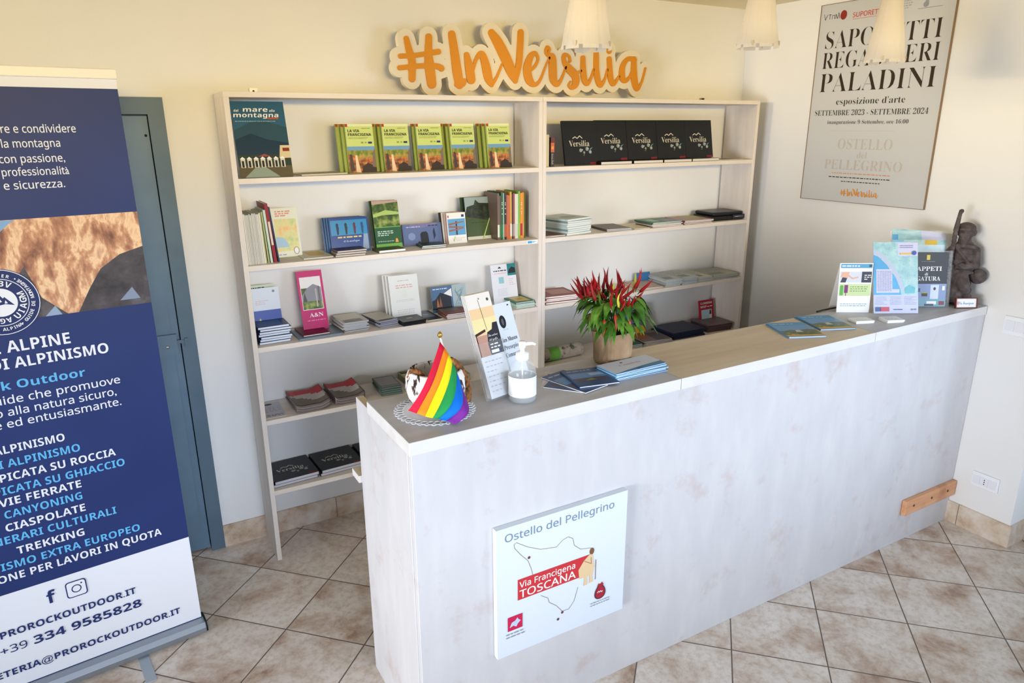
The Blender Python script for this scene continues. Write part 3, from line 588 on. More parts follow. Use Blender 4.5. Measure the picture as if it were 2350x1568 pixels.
def p_franc(p, W, H):
    p.rect(0, H*.95, W, H, pm('#dfe6b0', .4)).rect(0, H*.94, W*.09, H, pm('#b03a2a', .4)).up(); p.rect(0, 0, W, H*.54, M_FIELD).rect(0, H*.46, W, H*.54, pm('#6f9cc0', .35)).up()
    p.poly([(0, 0), (W, 0), (W, H*.24), (W*.75, H*.32), (W*.4, H*.28), (W*.2, H*.36), (0, H*.38)], M_PATH).up().poly([(W*.24, H*.02), (W*.42, 0), (W*.36, H*.2), (W*.33, H*.36), (W*.26, H*.36)], pm('#e6c8a0', .4)).poly([(W*.45, 0), (W, 0), (W, H*.12), (W*.7, H*.2), (W*.5, H*.13)], pm('#352720', .4)).poly([(W*.04, H*.04), (W*.2, H*.04), (W*.14, H*.38), (W*.06, H*.38)], pm('#4a3a34', .4)).poly([(W*.86, H*.12), (W, H*.1), (W, H*.5), (W*.9, H*.4)], pm('#7a6656', .4))
    p.up().text('LA VIA', W*.08, H*.832, H*.055, BLACK, 'b', wd=W*.42).text('FRANCIGENA', W*.08, H*.755, H*.055, BLACK, 'b', wd=W*.84).bars(W*.08, H*.69, W*.8, H*.735, 2, pm('#6f7a3a', .4), .35, 2).rect(W*.52, H*.60, W*.60, H*.635, pm('#8fa04a', .4)).rect(W*.66, H*.605, W*.72, H*.63, pm('#8fa04a', .4)).rect(W*.78, H*.595, W*.92, H*.635, NAVY).bars(W*.58, H*.90, W*.92, H*.92, 1, DARK, .4, 4)
pos = ['leftmost pile', 'second pile from the left', 'middle pile', 'fourth pile from the left', 'rightmost pile']; back = [3, 3, 2, 3, 3]
ordn = ['front copy', 'second copy', 'rearmost copy']
for i, (xl, ncopy) in enumerate(zip((.480, .640, .797, .960, 1.146), back)):
    for k in range(ncopy):
        lab = f"lime green pilgrim route guidebook, {ordn[k] if k < 2 or ncopy == 3 else ordn[2]} of the {pos[i]}"
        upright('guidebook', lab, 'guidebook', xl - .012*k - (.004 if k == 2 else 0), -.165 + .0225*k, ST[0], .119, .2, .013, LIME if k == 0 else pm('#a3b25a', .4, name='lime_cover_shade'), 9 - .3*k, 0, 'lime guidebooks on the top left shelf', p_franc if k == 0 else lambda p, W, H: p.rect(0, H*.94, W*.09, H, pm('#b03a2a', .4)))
# ---- left unit, second shelf
ORD13 = ['leftmost', 'second from the left', 'third from the left', 'fourth from the left', 'fifth from the left', 'sixth from the left', 'middle one', 'sixth from the right', 'fifth from the right', 'fourth from the right', 'third from the right', 'second from the right', 'rightmost']
x = .024; spn = random.Random(5)
for i in range(13):
    t = .0042 + .001*spn.random(); h = .196 + .006*spn.random()
    spine('magazine', f"pale thin magazine, {ORD13[i]} in the pale row on the second left shelf", 'magazine', x, -.212 + .002*spn.random(), ST[1], t, h, .15, pm(spn.choice(('#dcd9cf', '#cfcdc4', '#e2ded2', '#c6c6be')), .5), 'pale magazines in the leaning row', -1.5)
    x += t + .0007
for c_, t, h, lab, rl in (('#c4c29c', .006, .203, 'beige thin book beside the pale magazine row on the second left shelf', -2), ('#a9b078', .006, .205, 'olive thin book between the beige one and the pale green one', -2.5), ('#c3d6c6', .009, .212, 'pale green thin book leaning beside the tall red book', -3), ('#8e1d2c', .013, .236, 'tall dark red book leaning on the second left shelf', -4), ('#26384f', .006, .222, 'dark blue thin book leaning right of the tall red book', -5)):
    spine('book', lab, 'book', x, -.205, ST[1], t, h, .16, pm(c_, .45), None, rl, lambda p, W, H: p.rect(W*.2, H*.3, W*.8, H*.7, pm('#d9d2c4', .5)) if W > .012 else None); x += t + .004
def p_map(p, W, H):
    p.rect(.004, .004, W-.004, H-.004, pm('#e9ead8', .45)).up().rect(W*.08, H*.12, W*.92, H*.78, M_MAPG).up().poly([(W*.08, H*.2), (W*.55, H*.2), (W*.5, H*.3), (W*.35, H*.4), (W*.08, H*.42)], pm('#a9c9e4', .4)).bars(W*.15, H*.82, W*.75, H*.95, 3, pm('#e29a88', .5), .6, 2).disc(W*.8, H*.12, W*.11, pm('#9aa69a', .5), W*.15).up().disc(W*.8, H*.12, W*.08, WHITE, W*.12).bars(W*.1, H*.03, W*.4, H*.07, 1, pm('#9aa4c4', .5))
upright('map_leaflet', 'pale folded coast map leaning upright beside the red book', 'map', .158, -.105, ST[1], .108, .205, .003, pm('#e9ead8', .45), 12, 0, None, p_map)
lying('leaflet', 'pale booklet with a yellow print lying flat under the coast map', 'booklet', .246, -.205, ST[1], .125, .19, .004, pastel('#d9d3c0'), 0, None, lambda p, W, H: p.rect(W*.3, H*.3, W*.85, H*.85, pm('#d8b868', .5)))
def p_blue(p, W, H):
    p.rect(0, 0, W, H, pm('#123f86', .2, .6)).up().rect(W*.03, H*.50, W*.97, H*.93, pm('#2b86b8', .2, .6)).up()
    for q, cc in ((.2, '#10324f'), (.42, '#12303c'), (.64, '#5a2a3a'), (.84, '#1c4a78')):
        p.disc(W*q, H*.79, W*.033, pm(cc, .3), H*.06).poly([(W*(q-.03), H*.76), (W*(q+.04), H*.74), (W*(q+.02), H*.52), (W*(q-.02), H*.52)], pm(cc, .3))
    p.poly([(W*.8, H*.06), (W*.97, H*.06), (W*.97, H*.5), (W*.86, H*.5)], pm('#8fa2bc', .2)).bars(W*.18, H*.40, W*.8, H*.47, 1, pm('#d8c07a', .4), .6, 3).text('di la montagna', W*.32, H*.30, H*.06, pm('#c9d8ee', .4), 'c', wd=W*.42)
for k in range(4):
    upright('catalogue', ['square glossy blue catalogue with walking figures, front of its pile', 'glossy blue catalogue directly behind the front blue one', 'glossy blue catalogue third in the blue pile', 'glossy blue catalogue at the back of the blue pile'][k], 'catalogue', .388 - .007*k, -.130 + .013*k, ST[1], .172, .150, .007, pm('#2a5a92', .2, .6), 10, 0, 'blue catalogues on the second shelf', p_blue if k == 0 else None, pm('#3d6f9f', .2))
for k in range(3):
    lying('booklet', ['lowest dark booklet of the flat pile in front of the blue catalogues', 'middle dark booklet of the flat pile in front of the blue catalogues', 'top dark booklet of the flat pile in front of the blue catalogues'][k], 'booklet', .374 + .006*k, -.222 + .004*k, ST[1] + .0082*k, .13, .085, .008, pm(('#6a5a56', '#8a7f78', '#5d4f4a')[k], .35), -3 + 2*k, 'dark booklets lying on the second shelf', lambda p, W, H: p.rect(.01, .01, W*.7, H-.01, pm('#4a3a3c', .3)), pm('#cfc6bb', .7))
def p_green(p, W, H):
    p.rect(0, H*.42, W, H, M_GREEN).rect(0, H*.1, W, H*.45, pm('#1f5636', .35)).rect(0, 0, W, H*.1, pm('#6fae4c', .35)).up().rect(0, H*.44, W, H*.455, pm('#6fae4c', .35)).poly([(0, H*.92), (W, H*.96), (W, H), (0, H)], pm('#b79a8a', .4)).poly([(0, H*.72), (W*.5, H*.80), (W, H*.75), (W, H*.70), (W*.4, H*.70), (0, H*.66)], pm('#a9c06a', .4)).bars(W*.1, H*.26, W*.7, H*.38, 3, pm('#cfe0d2', .4), .45, 3).bars(W*.1, H*.14, W*.7, H*.165, 1, pm('#b9d0bf', .4), .5, 4).poly([(W*.75, H*.12), (W*.88, H*.12), (W*.84, H*.2), (W*.78, H*.2)], pm('#e0a040', .4))
for k in range(2):
    upright('brochure', ['tall green landscape brochure on the second left shelf', 'green brochure hidden right behind the tall green landscape one'][k], 'brochure', .590 - .006*k, -.125 + .015*k, ST[1], .122, .213, .006, pm('#2c4a2c', .35), 11, 0, 'green landscape brochures', p_green if k == 0 else None)
lying('booklet', 'white-edged dark booklet lying in front of the tall green brochure', 'booklet', .566, -.222, ST[1], .125, .085, .011, pm('#5a5d4c', .4), 2, None, lambda p, W, H: p.rect(.01, .02, W*.8, H*.8, pm('#3f4438', .35)), WHITE)
def p_tower(p, W, H):
    p.rect(0, 0, W, H, pm('#5d6d96', .35)).up().poly([(W*.2, H*.82), (W*.5, H*.8), (W*.9, H*.9), (W*.9, H), (W*.2, H)], pm('#76749c', .4)).poly([(W*.44, H*.05), (W*.65, H*.05), (W*.64, H*.5), (W*.6, H*.62), (W*.48, H*.6), (W*.44, H*.5)], DARK).poly([(W*.78, H*.2), (W*.84, H*.4), (W*.81, H*.78), (W*.77, H*.6)], pm('#232a44', .4)).disc(W*.22, H*.42, W*.09, pm('#7d8db4', .4)).disc(W*.4, H*.1, W*.04, DARK).bars(W*.1, H*.82, W*.45, H*.9, 1, pm('#b9b4d4', .4), .5, 3).bars(W*.66, H*.84, W*.92, H*.92, 1, DARK, .5, 5)
upright('brochure', 'wide slate blue brochure with a dark tower on the second left shelf', 'brochure', .724, -.115, ST[1], .193, .098, .008, pm('#4d5a80', .35), 12, 0, None, p_tower)
for k in range(2): lying('booklet', ['lower grey-green booklet lying in front of the tower brochure', 'upper grey-green booklet lying in front of the tower brochure'][k], 'booklet', .772 + .004*k, -.205, ST[1] + .0062*k, .115, .085, .006, pm('#4f6256', .35), -8 + 3*k, 'grey-green booklets before the tower brochure', lambda p, W, H: p.rect(.01, .01, W*.6, H-.02, pm('#3e5247', .35)), WHITE)
def p_signpost(p, W, H):
    p.rect(0, 0, W, H, pm('#e9e6de', .4)).up().rect(W*.03, H*.27, W*.97, H*.80, pm('#5a9cc6', .35)).rect(W*.04, H*.84, W*.1, H*.92, pm('#b0403a', .4)).rect(W*.78, H*.85, W*.92, H*.93, NAVY).up().rect(W*.44, H*.28, W*.52, H*.72, pm('#3a2c26', .4)).up()
    for a, b, s in ((.66, .62, 1), (.58, .54, -1), (.45, .44, 1)): p.poly([(W*.1, H*a), (W*.85, H*(a+.05*s)), (W*.9, H*(a+.02*s)), (W*.84, H*(a-.03+.05*s)), (W*.1, H*(a-.06)), (W*.05, H*(a-.03))], pm('#9c5a44', .4))
    p.poly([(W*.2, H*.2), (W*.3, H*.05), (W*.4, H*.24), (W*.33, H*.22), (W*.29, H*.12)], pm('#9ac27a', .4)).bars(W*.4, H*.08, W*.9, H*.2, 3, pm('#c9b9b4', .4), .4)
for k in range(4): upright('booklet', ['small booklet with a wooden signpost on blue, front of its pile', 'pinkish booklet right behind the signpost booklet', 'white booklet third in the signpost pile', 'dark brown booklet at the back of the signpost pile'][k], 'booklet', .930 - .0055*k, -.155 + .0135*k, ST[1], .095, .142, .007, pm(('#e9e6de', '#c9a79e', '#d9d5cc', '#3a2c28')[k], .4), 8 + 1.5*k, 0, 'booklets of the signpost pile', p_signpost if k == 0 else None)
def p_castle(p, W, H):
    p.rect(0, 0, W, H, pm('#4a5a30', .3)).rect(0, H*.6, W, H, pm('#9aa8a6', .3)).rect(0, 0, W, H*.075, pm('#ddd8c6', .4)).up().poly([(0, H*.62), (W*.08, H*.78), (W*.35, H*.82), (W*.42, H*.94), (W*.55, H*.86), (W, H*.84), (W, H*.42), (0, H*.55)], M_TREE).up().line([(W*.6, H*.02), (W*.98, H*.55)], .004, pm('#a9c46a', .4)).line([(W*.63, H*.02), (W*.94, H*.52)], .003, pm('#c6d98a', .4)).bars(W*.2, H*.38, W*.7, H*.42, 1, pm('#37462a', .4))
for k in range(2): upright('brochure', ['dark green castle hill brochure beside the coloured book row', 'green-edged brochure directly behind the castle hill one'][k], 'brochure', 1.056 - .012*k, -.10 + .018*k, ST[1], .138, .202, .008, pm('#33452c', .3), 10, 0, 'castle hill brochures', p_castle if k == 0 else None)
x = 1.183
for c_, t, h, lab, bt in (('#6d5a4c', .011, .222, 'dark brown book at the left end of the coloured book row', '#d9d2c6'), ('#6e4f38', .008, .21, 'brown book second in the coloured book row', '#4a7a3a'), ('#2c5c3c', .012, .226, 'dark green book third in the coloured book row', '#2c7a4a'), ('#b6d6b2', .006, .222, 'pale green book fourth in the coloured book row', '#cfe3cc'), ('#2a2420', .012, .224, 'black-topped book fifth in the coloured book row', '#b0542c'), ('#b85a30', .010, .212, 'rust orange book sixth in the coloured book row', '#c06436'), ('#c46a38', .010, .21, 'paler rust book seventh in the coloured book row', '#b85a30'), ('#d8a23a', .009, .226, 'white and ochre book in the middle of the coloured book row', '#e6dfce'), ('#3a2a26', .008, .215, 'dark book right of the ochre one in the coloured row', '#8a7f76'), ('#9a4a4a', .010, .218, 'faded red book in the right half of the coloured row', '#a99a92'), ('#dcd5c8', .011, .214, 'cream book in the right half of the coloured row', '#d2ccc0'), ('#cfe0b8', .008, .214, 'very pale green book right of the cream one in the row', '#b9cfa6'), ('#7fb03c', .010, .226, 'lime green book near the right end of the coloured row', '#8fbc4a'), ('#e6932a', .013, .218, 'bright orange book near the right end of the coloured row', '#b82838'), ('#e0a04a', .009, .220, 'light orange book second from the right end of the row', '#e0b078'), ('#6a6a2c', .008, .218, 'olive book at the right end of the coloured book row', '#5f6a2c')):
    spine('book', lab, 'book', x, -.165 - .004*random.random(), ST[1], t-.0006, h, .14, pm(c_, .35), 'coloured books standing in a row', 0, (lambda q: lambda p, W, H: p.rect(0, H*.06, W, H*.33, pm(q, .4)).up().bars(W*.3, H*.45, W*.7, H*.8, 9, pm('#e9e2d2', .5), .5, 3))(bt)); x += t
# ---- left unit, third shelf
upright('leaflet', 'pale green sheet leaning at the left end of the third shelf', 'leaflet', .024, -.075, ST[2], .12, .222, .002, pm('#c9d8c4', .5), 8, 0, None, lambda p, W, H: p.bars(0, H*.93, W*.7, H*.96, 1, BLACK, .6))
upright('leaflet', 'white leaflet with blue flower photo behind the ring-bound pile', 'leaflet', .045, -.10, ST[2], .112, .213, .003, pm('#dbe4f0', .45), 8, 0, None, lambda p, W, H: p.rect(0, H*.2, W, H*.55, pm('#3a55a8', .35)).up().bars(W*.1, H*.66, W*.6, H*.76, 3, pm('#d9b9bf', .5), .4).disc(W*.8, H*.92, W*.05, GREYT).poly([(W*.05, H*.22), (W*.2, H*.4), (W*.35, H*.25)], pm('#c9cf6a', .4)).poly([(W*.6, H*.22), (W*.7, H*.36), (W*.9, H*.24)], pm('#b9c05a', .4)))
for k in range(7):
    r_ = lying('spiral_notebook', 'ring-bound booklet, ' + ['lowest', 'second from the bottom', 'third from the bottom', 'middle one', 'third from the top', 'second from the top', 'topmost'][k] + ' of the white pile at the left end', 'notebook', .034 + .004*(k % 3), -.205 + .003*(k % 2), ST[2] + .0108*k, .128, .155, .0104, pm('#33496a', .35), 2 - k % 3, 'ring-bound booklets in a pile', (lambda p, W, H: p.rect(.01, .01, W*.8, H*.6, pm('#4a6488', .3))) if k == 6 else None, pm('#dfe6f2', .7))
    mb = MB()
    for q in range(9): mb.tube([(-.002 + .004*math.cos(a), .012 + .016*q, .0045 + .004*math.sin(a)) for a in [2*math.pi*s/10 for s in range(11)]], .0007, BLACK, 5)
    mb.obj('wire_spiral', r_)
MAG = pm('#c2186e', .35, name='magenta_print')
def p_mag(p, W, H):
    p.rect(0, 0, W, H, MAG).rect(W*.09, H*.36, W*.91, H*.90, pm('#e9e6e4', .4)).up().rect(W*.11, H*.37, W*.89, H*.72, M_GREEN).poly([(W*.11, H*.60), (W*.35, H*.72), (W*.6, H*.78), (W*.89, H*.72), (W*.89, H*.5), (W*.11, H*.5)], pm('#8a8a94', .4)).up().rect(W*.65, H*.4, W*.7, H*.7, pm('#b9b4b0', .4)).rect(W*.76, H*.4, W*.82, H*.74, pm('#6a6468', .4)).poly([(W*.14, H*.5), (W*.22, H*.66), (W*.3, H*.5)], pm('#4a4a50', .4)).text('A&N', W*.3, H*.24, H*.065, WHITE, 'S', wd=W*.55).bars(W*.2, H*.17, W*.9, H*.20, 1, pm('#e08ab8', .4), .5)
upright('brochure', 'tall magenta brochure with a mountain photo on the third left shelf', 'brochure', .240, -.115, ST[2], .111, .268, .004, MAG, 13, 0, None, p_mag)
lying('booklet', 'grey-blue booklet lying under the dark red one on the third shelf', 'booklet', .193, -.225, ST[2], .185, .155, .008, pm('#6a7a88', .35), 1, None, None, pm('#7f93a8', .6))
lying('booklet', 'dark red booklet lying before the magenta brochure', 'booklet', .215, -.205, ST[2] + .0083, .115, .14, .006, pm('#5a2430', .3), 2, None, lambda p, W, H: p.disc(W*.4, H*.4, W*.2, pm('#7a3038', .3)))
def pile(name, labs, cat, x, y, z, w_, d, t, cols, rz, grp, pr=None, jit=.006, edge=None):
    rr = random.Random(int(x*1000))
    for k, lb in enumerate(labs):
        top = k == len(labs)-1
        lying(name, lb, cat, x + jit*(rr.random()-.5), y + jit*.6*(rr.random()-.5), z + k*(t+.0003), w_, d, t, pm(cols[k % len(cols)], .4), rz + 5*(rr.random()-.5), grp, pr if top else None, edge)
ORD = {2: ['lower', 'upper'], 3: ['lowest', 'middle', 'topmost'], 4: ['lowest', 'second', 'third', 'topmost'], 5: ['lowest', 'second', 'third', 'fourth', 'topmost'], 6: ['lowest', 'second', 'third', 'fourth', 'fifth', 'topmost'], 8: ['lowest', 'second', 'third', 'fourth', 'fifth', 'sixth', 'seventh', 'topmost']}
def L(n, body, where): return [f"{body}, {o} in the pile {where}" for o in ORD[n]]
pile('leaflet', L(6, 'grey photo leaflet', 'right of the magenta brochure'), 'leaflet', .39, -.205, ST[2], .115, .165, .007, ['#8f9296', '#a8a8a6', '#b9b6ae'], 3, 'grey photo leaflets', lambda p, W, H: p.rect(.005, H*.35, W-.01, H-.01, pm('#cfc9b6', .4)).rect(.01, .01, W*.8, H*.3, pm('#77776f', .4)), .012, pm('#b4b6bd', .6))
pile('leaflet', L(4, 'dark-backed leaflet', 'left of the white menu card'), 'leaflet', .553, -.212, ST[2], .095, .165, .0075, ['#7d7f88', '#9a9aa4', '#3a3430'], 8, 'dark-backed leaflets', lambda p, W, H: p.rect(.0, H*.15, W, H, pm('#bdb9a9', .4)).rect(.01, H*.04, W*.8, H*.13, pm('#3c3430', .4)), .012, pm('#9a9cae', .6))
def p_menu(p, W, H): p.bars(W*.3, H*.86, W*.7, H*.89, 1, pm('#b9b4ae', .5), .5).bars(W*.22, H*.70, W*.8, H*.8, 2, pm('#d9a3a0', .5), .4, 3).disc(W*.5, H*.58, W*.1, pm('#dfe3de', .5), W*.13).bars(W*.2, H*.40, W*.85, H*.46, 2, pm('#c4c6ca', .5), .35, 5).bars(W*.2, H*.12, W*.8, H*.24, 3, pm('#c4c6ca', .5), .35, 6)
for k in range(3): upright('menu_card', ['tall white menu card at the front of three on the third shelf', 'white menu card in the middle of the three', 'white menu card at the back of the three'][k], 'card', .645 - .0085*k, -.13 + .018*k, ST[2], .143, .208, .004, pm('#e3e5e4', .5), 11, 0, 'white menu cards', p_menu if k == 0 else None, pm('#b5a98e', .5))
bb = thing('black_box', 'flat black box with a small pale label before the menu cards', 'box', (.655, -.238, ST[2]), (0, 0, R(3)))
bx(0, .112, 0, .1, 0, .010, BLACK).obj('base', bb, bevel=.002)
MB().box(-.001, .113, -.001, .101, .0103, .02, pm('#1c1b1a', .3)).box(.04, .068, .045, .065, .0203, .0206, pm('#a79a8a', .5)).obj('lid', bb, bevel=.002)
lying('leaflet', 'dark leaflet with a blue-grey photo right of the flat black box', 'leaflet', .79, -.205, ST[2], .075, .175, .002, pm('#3a3c44', .3), 0, None, lambda p, W, H: p.rect(0, H*.3, W*.8, H, pm('#7f8d9e', .3)).up().disc(W*.4, H*.6, W*.2, pm('#b9c0c6', .4)))
def p_photo(p, W, H):
    p.rect(0, 0, W, H, pm('#a9bcc0', .35)).rect(0, 0, W*.6, H, pm('#4f6f96', .35)).up().poly([(0, H*.1), (W*.55, H*.1), (W*.55, H*.55), (W*.35, H*.7), (W*.25, H*.75), (W*.1, H*.5), (0, H*.45)], DARK).poly([(W*.35, H*.7), (W*.58, H*.88), (W*.58, H*.55)], WHITE).up().poly([(W*.12, H*.2), (W*.16, H*.55), (W*.2, H*.2)], pm('#b0703c', .4)).poly([(W*.2, H*.2), (W*.24, H*.62), (W*.28, H*.2)], pm('#9c5c34', .4)).bars(W*.05, H*.86, W*.5, H*.93, 1, pm('#dfe6ee', .4), .5)
    for q in range(14): rr = random.Random(q); p.line([(W*(.64+.3*rr.random()), H*(.15+.75*rr.random())), (W*(.64+.3*rr.random()), H*(.15+.75*rr.random()))], .0015, pm('#6f8d92', .4))
upright('brochure', 'wide brochure half mountain photo and half map on the third shelf', 'brochure', .866, -.09, ST[2], .185, .125, .005, pm('#8fa4ac', .35), 12, 0, None, p_photo)
pile('leaflet', L(4, 'red-brown leaflet', 'in front of the wide mountain brochure'), 'leaflet', .875, -.228, ST[2], .125, .115, .006, ['#7a4a3e', '#8f6a5c', '#6a4238'], -4, 'red-brown leaflets', lambda p, W, H: p.rect(.0, H*.5, W*.7, H, pm('#6f6a66', .4)).rect(W*.4, .01, W-.01, H*.45, pm('#9c4434', .4)), .014)
upright('flyer', 'white flyer with a teal corner leaning at the right end of the third shelf', 'flyer', 1.196, -.10, ST[2], .142, .20, .003, pm('#e0e2ea', .45), 12, 0, None, lambda p, W, H: p.rect(W*.66, H*.70, W, H, pm('#1f7f86', .4)).up().poly([(W*.68, H*.76), (W*.98, H*.76), (W*.98, H*.88), (W*.84, H*.92), (W*.74, H*.86)], DARK).poly([(W*.28, H*.9), (W*.35, H*.95), (W*.43, H*.9)], DARK).bars(W*.1, H*.82, W*.62, H*.86, 1, DARK, .6, 2).bars(W*.12, H*.76, W*.6, H*.79, 1, pm('#e0a0b0', .4), .5, 3).rect(W*.28, H*.52, W*.48, H*.68, pm('#8fc2cc', .4)).bars(W*.7, H*.45, W*.92, H*.64, 4, pm('#d9b9c4', .4), .35, 4).bars(W*.2, H*.2, W*.6, H*.4, 5, pm('#c9cad6', .4), .35, 5))
pile('booklet', L(4, 'green-covered booklet', 'below the teal-cornered flyer'), 'booklet', 1.255, -.218, ST[2], .108, .165, .0072, ['#a9c2b0', '#bccabd', '#9ab4a6', '#2f6a44'], -2, 'green-covered booklets', lambda p, W, H: p.rect(W*.15, H*.1, W*.88, H*.7, pm('#c9b86a', .4)).up().disc(W*.5, H*.4, W*.2, pm('#c49a4a', .4), W*.16), .01, pm('#c2cfc8', .6))
# ---- left unit, fourth shelf
lying('leaflet', 'pale printed sheet lying at the left end of the fourth shelf', 'leaflet', .024, -.215, ST[3], .085, .19, .001, pm('#c9cad4', .5), -2, None, lambda p, W, H: p.disc(W*.4, H*.85, W*.2, DARK, W*.12).bars(W*.1, H*.35, W*.9, H*.7, 6, pm('#9a9cae', .5), .35).bars(W*.1, H*.08, W*.9, H*.2, 2, DARK, .4, 3))
def redtop(u, v):
    if v > .62 + .12*math.sin(u*4): return pm('#b3222e', .35)
    if v > .40 + .14*math.sin(u*5+1): return pm('#b3aba6', .4)
    if v > .1: return pm('#6c6055', .4)
    return pm('#4c443e', .4)
for st, (xx, yy, ww, cnt) in enumerate(((.150, -.232, .150, 5), (.325, -.222, .135, 5))):
    for k in range(cnt):
        top = k == cnt-1; base = k*.0062
        curled('magazine', f"curled red mountain magazine, {ORD[5][k]} in the {'left' if st == 0 else 'right'} pile on the fourth shelf", 'magazine', xx + .002*(k % 2), yy + .002*(k % 3), ST[3] + base, ww, .185, .0058, redtop if top else (lambda u, v: pm('#6f5a55', .4)), pm(('#7c6f6d', '#8f8684')[k % 2], .6), 2 - k % 3, 'curled red mountain magazines', lambda u, v: .012*(1-u)**3*v**.5*0 + .030*max(0, abs(u-.45)*2-.5)**1.3 + .008*v)
pile('booklet', L(4, 'dark green booklet', 'between the red magazines and the basket'), 'booklet', .540, -.215, ST[3], .098, .155, .0095, ['#44544c', '#55645a', '#3f4d46'], -3, 'dark green booklets', lambda p, W, H: p.rect(.006, H*.2, W-.006, H-.01, pm('#7d7672', .35)).rect(.006, H*.05, W-.006, H*.16, pm('#6a766a', .35)), .01, pm('#64746c', .6))
tr = thing('cardboard_tray', 'low beige tray of papers on the fourth shelf behind the basket', 'tray', (.690, -.225, ST[3]))
MB().box(0, .30, 0, .20, 0, .004, pm('#a08a68', .7)).box(0, .004, 0, .20, .004, .035, pm('#8f8a6a', .7)).box(.296, .30, 0, .20, .004, .035, pm('#8f8a6a', .7)).box(.004, .296, .196, .20, .004, .035, pm('#8f8a6a', .7)).box(.004, .296, 0, .004, .004, .035, pm('#a39478', .7)).obj('tray', tr)
lying('paper_stack', 'yellowish papers lying inside the beige tray', 'paper', .702, -.214, ST[3] + .0045, .27, .17, .022, pm('#c2b79a', .6), 0, None, lambda p, W, H: p.bars(.02, .03, W*.6, H*.8, 6, pm('#8d8d72', .6), .4), pm('#b7a98a', .7))
# ---- left unit, fifth shelf: dark hardcovers lying flat
VB = pm('#15171b', .35, .4, name='black_cover')
def p_vers(p, W, H):
    C1 = pm('#d9d3bf', .4); C2 = pm('#8f9a98', .4); k = W/.2
    p.text('Versilia', W*.16, H*.42, .028*k, C1, 's', wd=W*.62).line([(W*.28, H*.60), (W*.36, H*.64), (W*.42, H*.60), (W*.50, H*.66), (W*.58, H*.60)], .004*k, C1)
    for a, b, r in ((.5, .33, .045), (.70, .36, .05), (.79, .29, .045), (.6, .28, .03)): p.disc(W*a, H*b, W*r, C2, n=12)
    p.up().poly([(W*.78, H*.36), (W*.88, H*.40), (W*.80, H*.33)], pm('#6f9aa0', .4)).poly([(W*.56, H*.22), (W*.62, H*.26), (W*.6, H*.2)], pm('#5a6a3a', .4)).disc(W*.55, H*.34, W*.016, C1, n=8).disc(W*.73, H*.37, W*.016, C1, n=8).disc(W*.8, H*.29, W*.014, C1, n=8).rect(W*.76, .0, W*.97, H*.055, pm('#7a2028', .4))
for i, (xx, yy, rz) in enumerate(((.024, -.215, 3), (.232, -.210, 3), (.440, -.207, 1))):
    for k in range(2):
        wh = ['leftmost', 'middle', 'right-hand'][i]
        lying('hardcover_book', f"black hardcover flat on the lowest left shelf, {'upper' if k else 'lower'} of the {wh} pair", 'book', xx + .006*k, yy - .004*k, ST[4] + .0153*k, .196, .20, .015, VB, rz, 'black hardcovers lying on the lowest shelf', p_vers if k else None, pm('#c9c7ce', .7))

# ---- right unit, top shelf
spine('book', 'thin cream book at the left end of the top right shelf', 'book', 1.425, -.21, ST[0], .018, .148, .12, pm('#d3c9a6', .5))
spine('book', 'thin black and orange book left of the black hardcovers', 'book', 1.452, -.21, ST[0], .021, .135, .12, pm('#231a16', .35), None, 0, lambda p, W, H: p.rect(0, H*.5, W, H, pm('#d0642a', .4)).up().rect(0, H*.82, W, H, pm('#6a2418', .4)).rect(W*.2, H*.6, W*.8, H*.7, pm('#e8a040', .4)).bars(W*.25, H*.08, W*.75, H*.45, 8, pm('#b9a08a', .4), .5))
nm = ['leftmost', 'second from the left', 'middle', 'second from the right', 'rightmost']
for i, xx in enumerate((1.742, 1.950, 2.152, 2.352)):
    lying('hardcover_book', f"black hardcover lying flat on the top right shelf, {['first', 'second', 'third', 'fourth'][i]} under the standing ones", 'book', xx, -.225, ST[0], .196, .20, .015, VB, 0, 'black hardcovers lying on the top right shelf', lambda p, W, H: p.rect(W*.02, .001, W*.22, .012, pm('#8e2028', .4)), pm('#d9d4cc', .7))
for i, (xx, zz, rz) in enumerate(((1.552, 0, 2), (1.757, .0155, 0), (1.957, .0155, 0), (2.157, .0155, 0), (2.356, .0155, 0))):
    upright('hardcover_book', f"black hardcover standing on the top right shelf, {nm[i]} of the five", 'book', xx, -.172 + (.0 if i else -.02), ST[0] + zz, .200 if i == 0 else .198, .213 if i == 0 else .20, .012, VB, 11, rz, 'black hardcovers standing on the top right shelf', p_vers)
lying('plastic_folder', 'thin grey folder lying at the right end of the top right shelf', 'folder', 2.565, -.20, ST[0], .21, .16, .002, pm('#8d8a88', .3), 3)
# ---- right unit, second shelf
pile('booklet', L(8, 'thick white-edged booklet', 'at the left of the second right shelf'), 'booklet', 1.545, -.225, ST[1], .175, .19, .0098, ['#b9c8c6', '#cfd8d4', '#7f9a98', '#c6d2cc'], 12, 'white-edged booklets in a high pile', lambda p, W, H: p.rect(.0, .0, W, H, pm('#a9b29a', .35)).up().disc(W*.5, H*.4, W*.3, pm('#7d7a66', .35), W*.2), .006, pm('#e6eae8', .7))
pile('leaflet', L(2, 'brown leaflet', 'beside the divider on the second right shelf'), 'leaflet', 1.412, -.225, ST[1], .12, .15, .004, ['#5a3a2c', '#6f4a38'], 0, 'brown leaflets')
pile('leaflet', L(3, 'dark brown leaflet', 'right of the high white-edged pile'), 'leaflet', 1.80, -.215, ST[1], .15, .19, .004, ['#5f554c', '#7a6c62', '#4f463f'], -8, 'dark brown leaflets')
lying('leaflet', 'cream leaflet lying in the middle of the second right shelf', 'leaflet', 1.975, -.222, ST[1], .10, .195, .003, pm('#d5cba6', .5), -6)
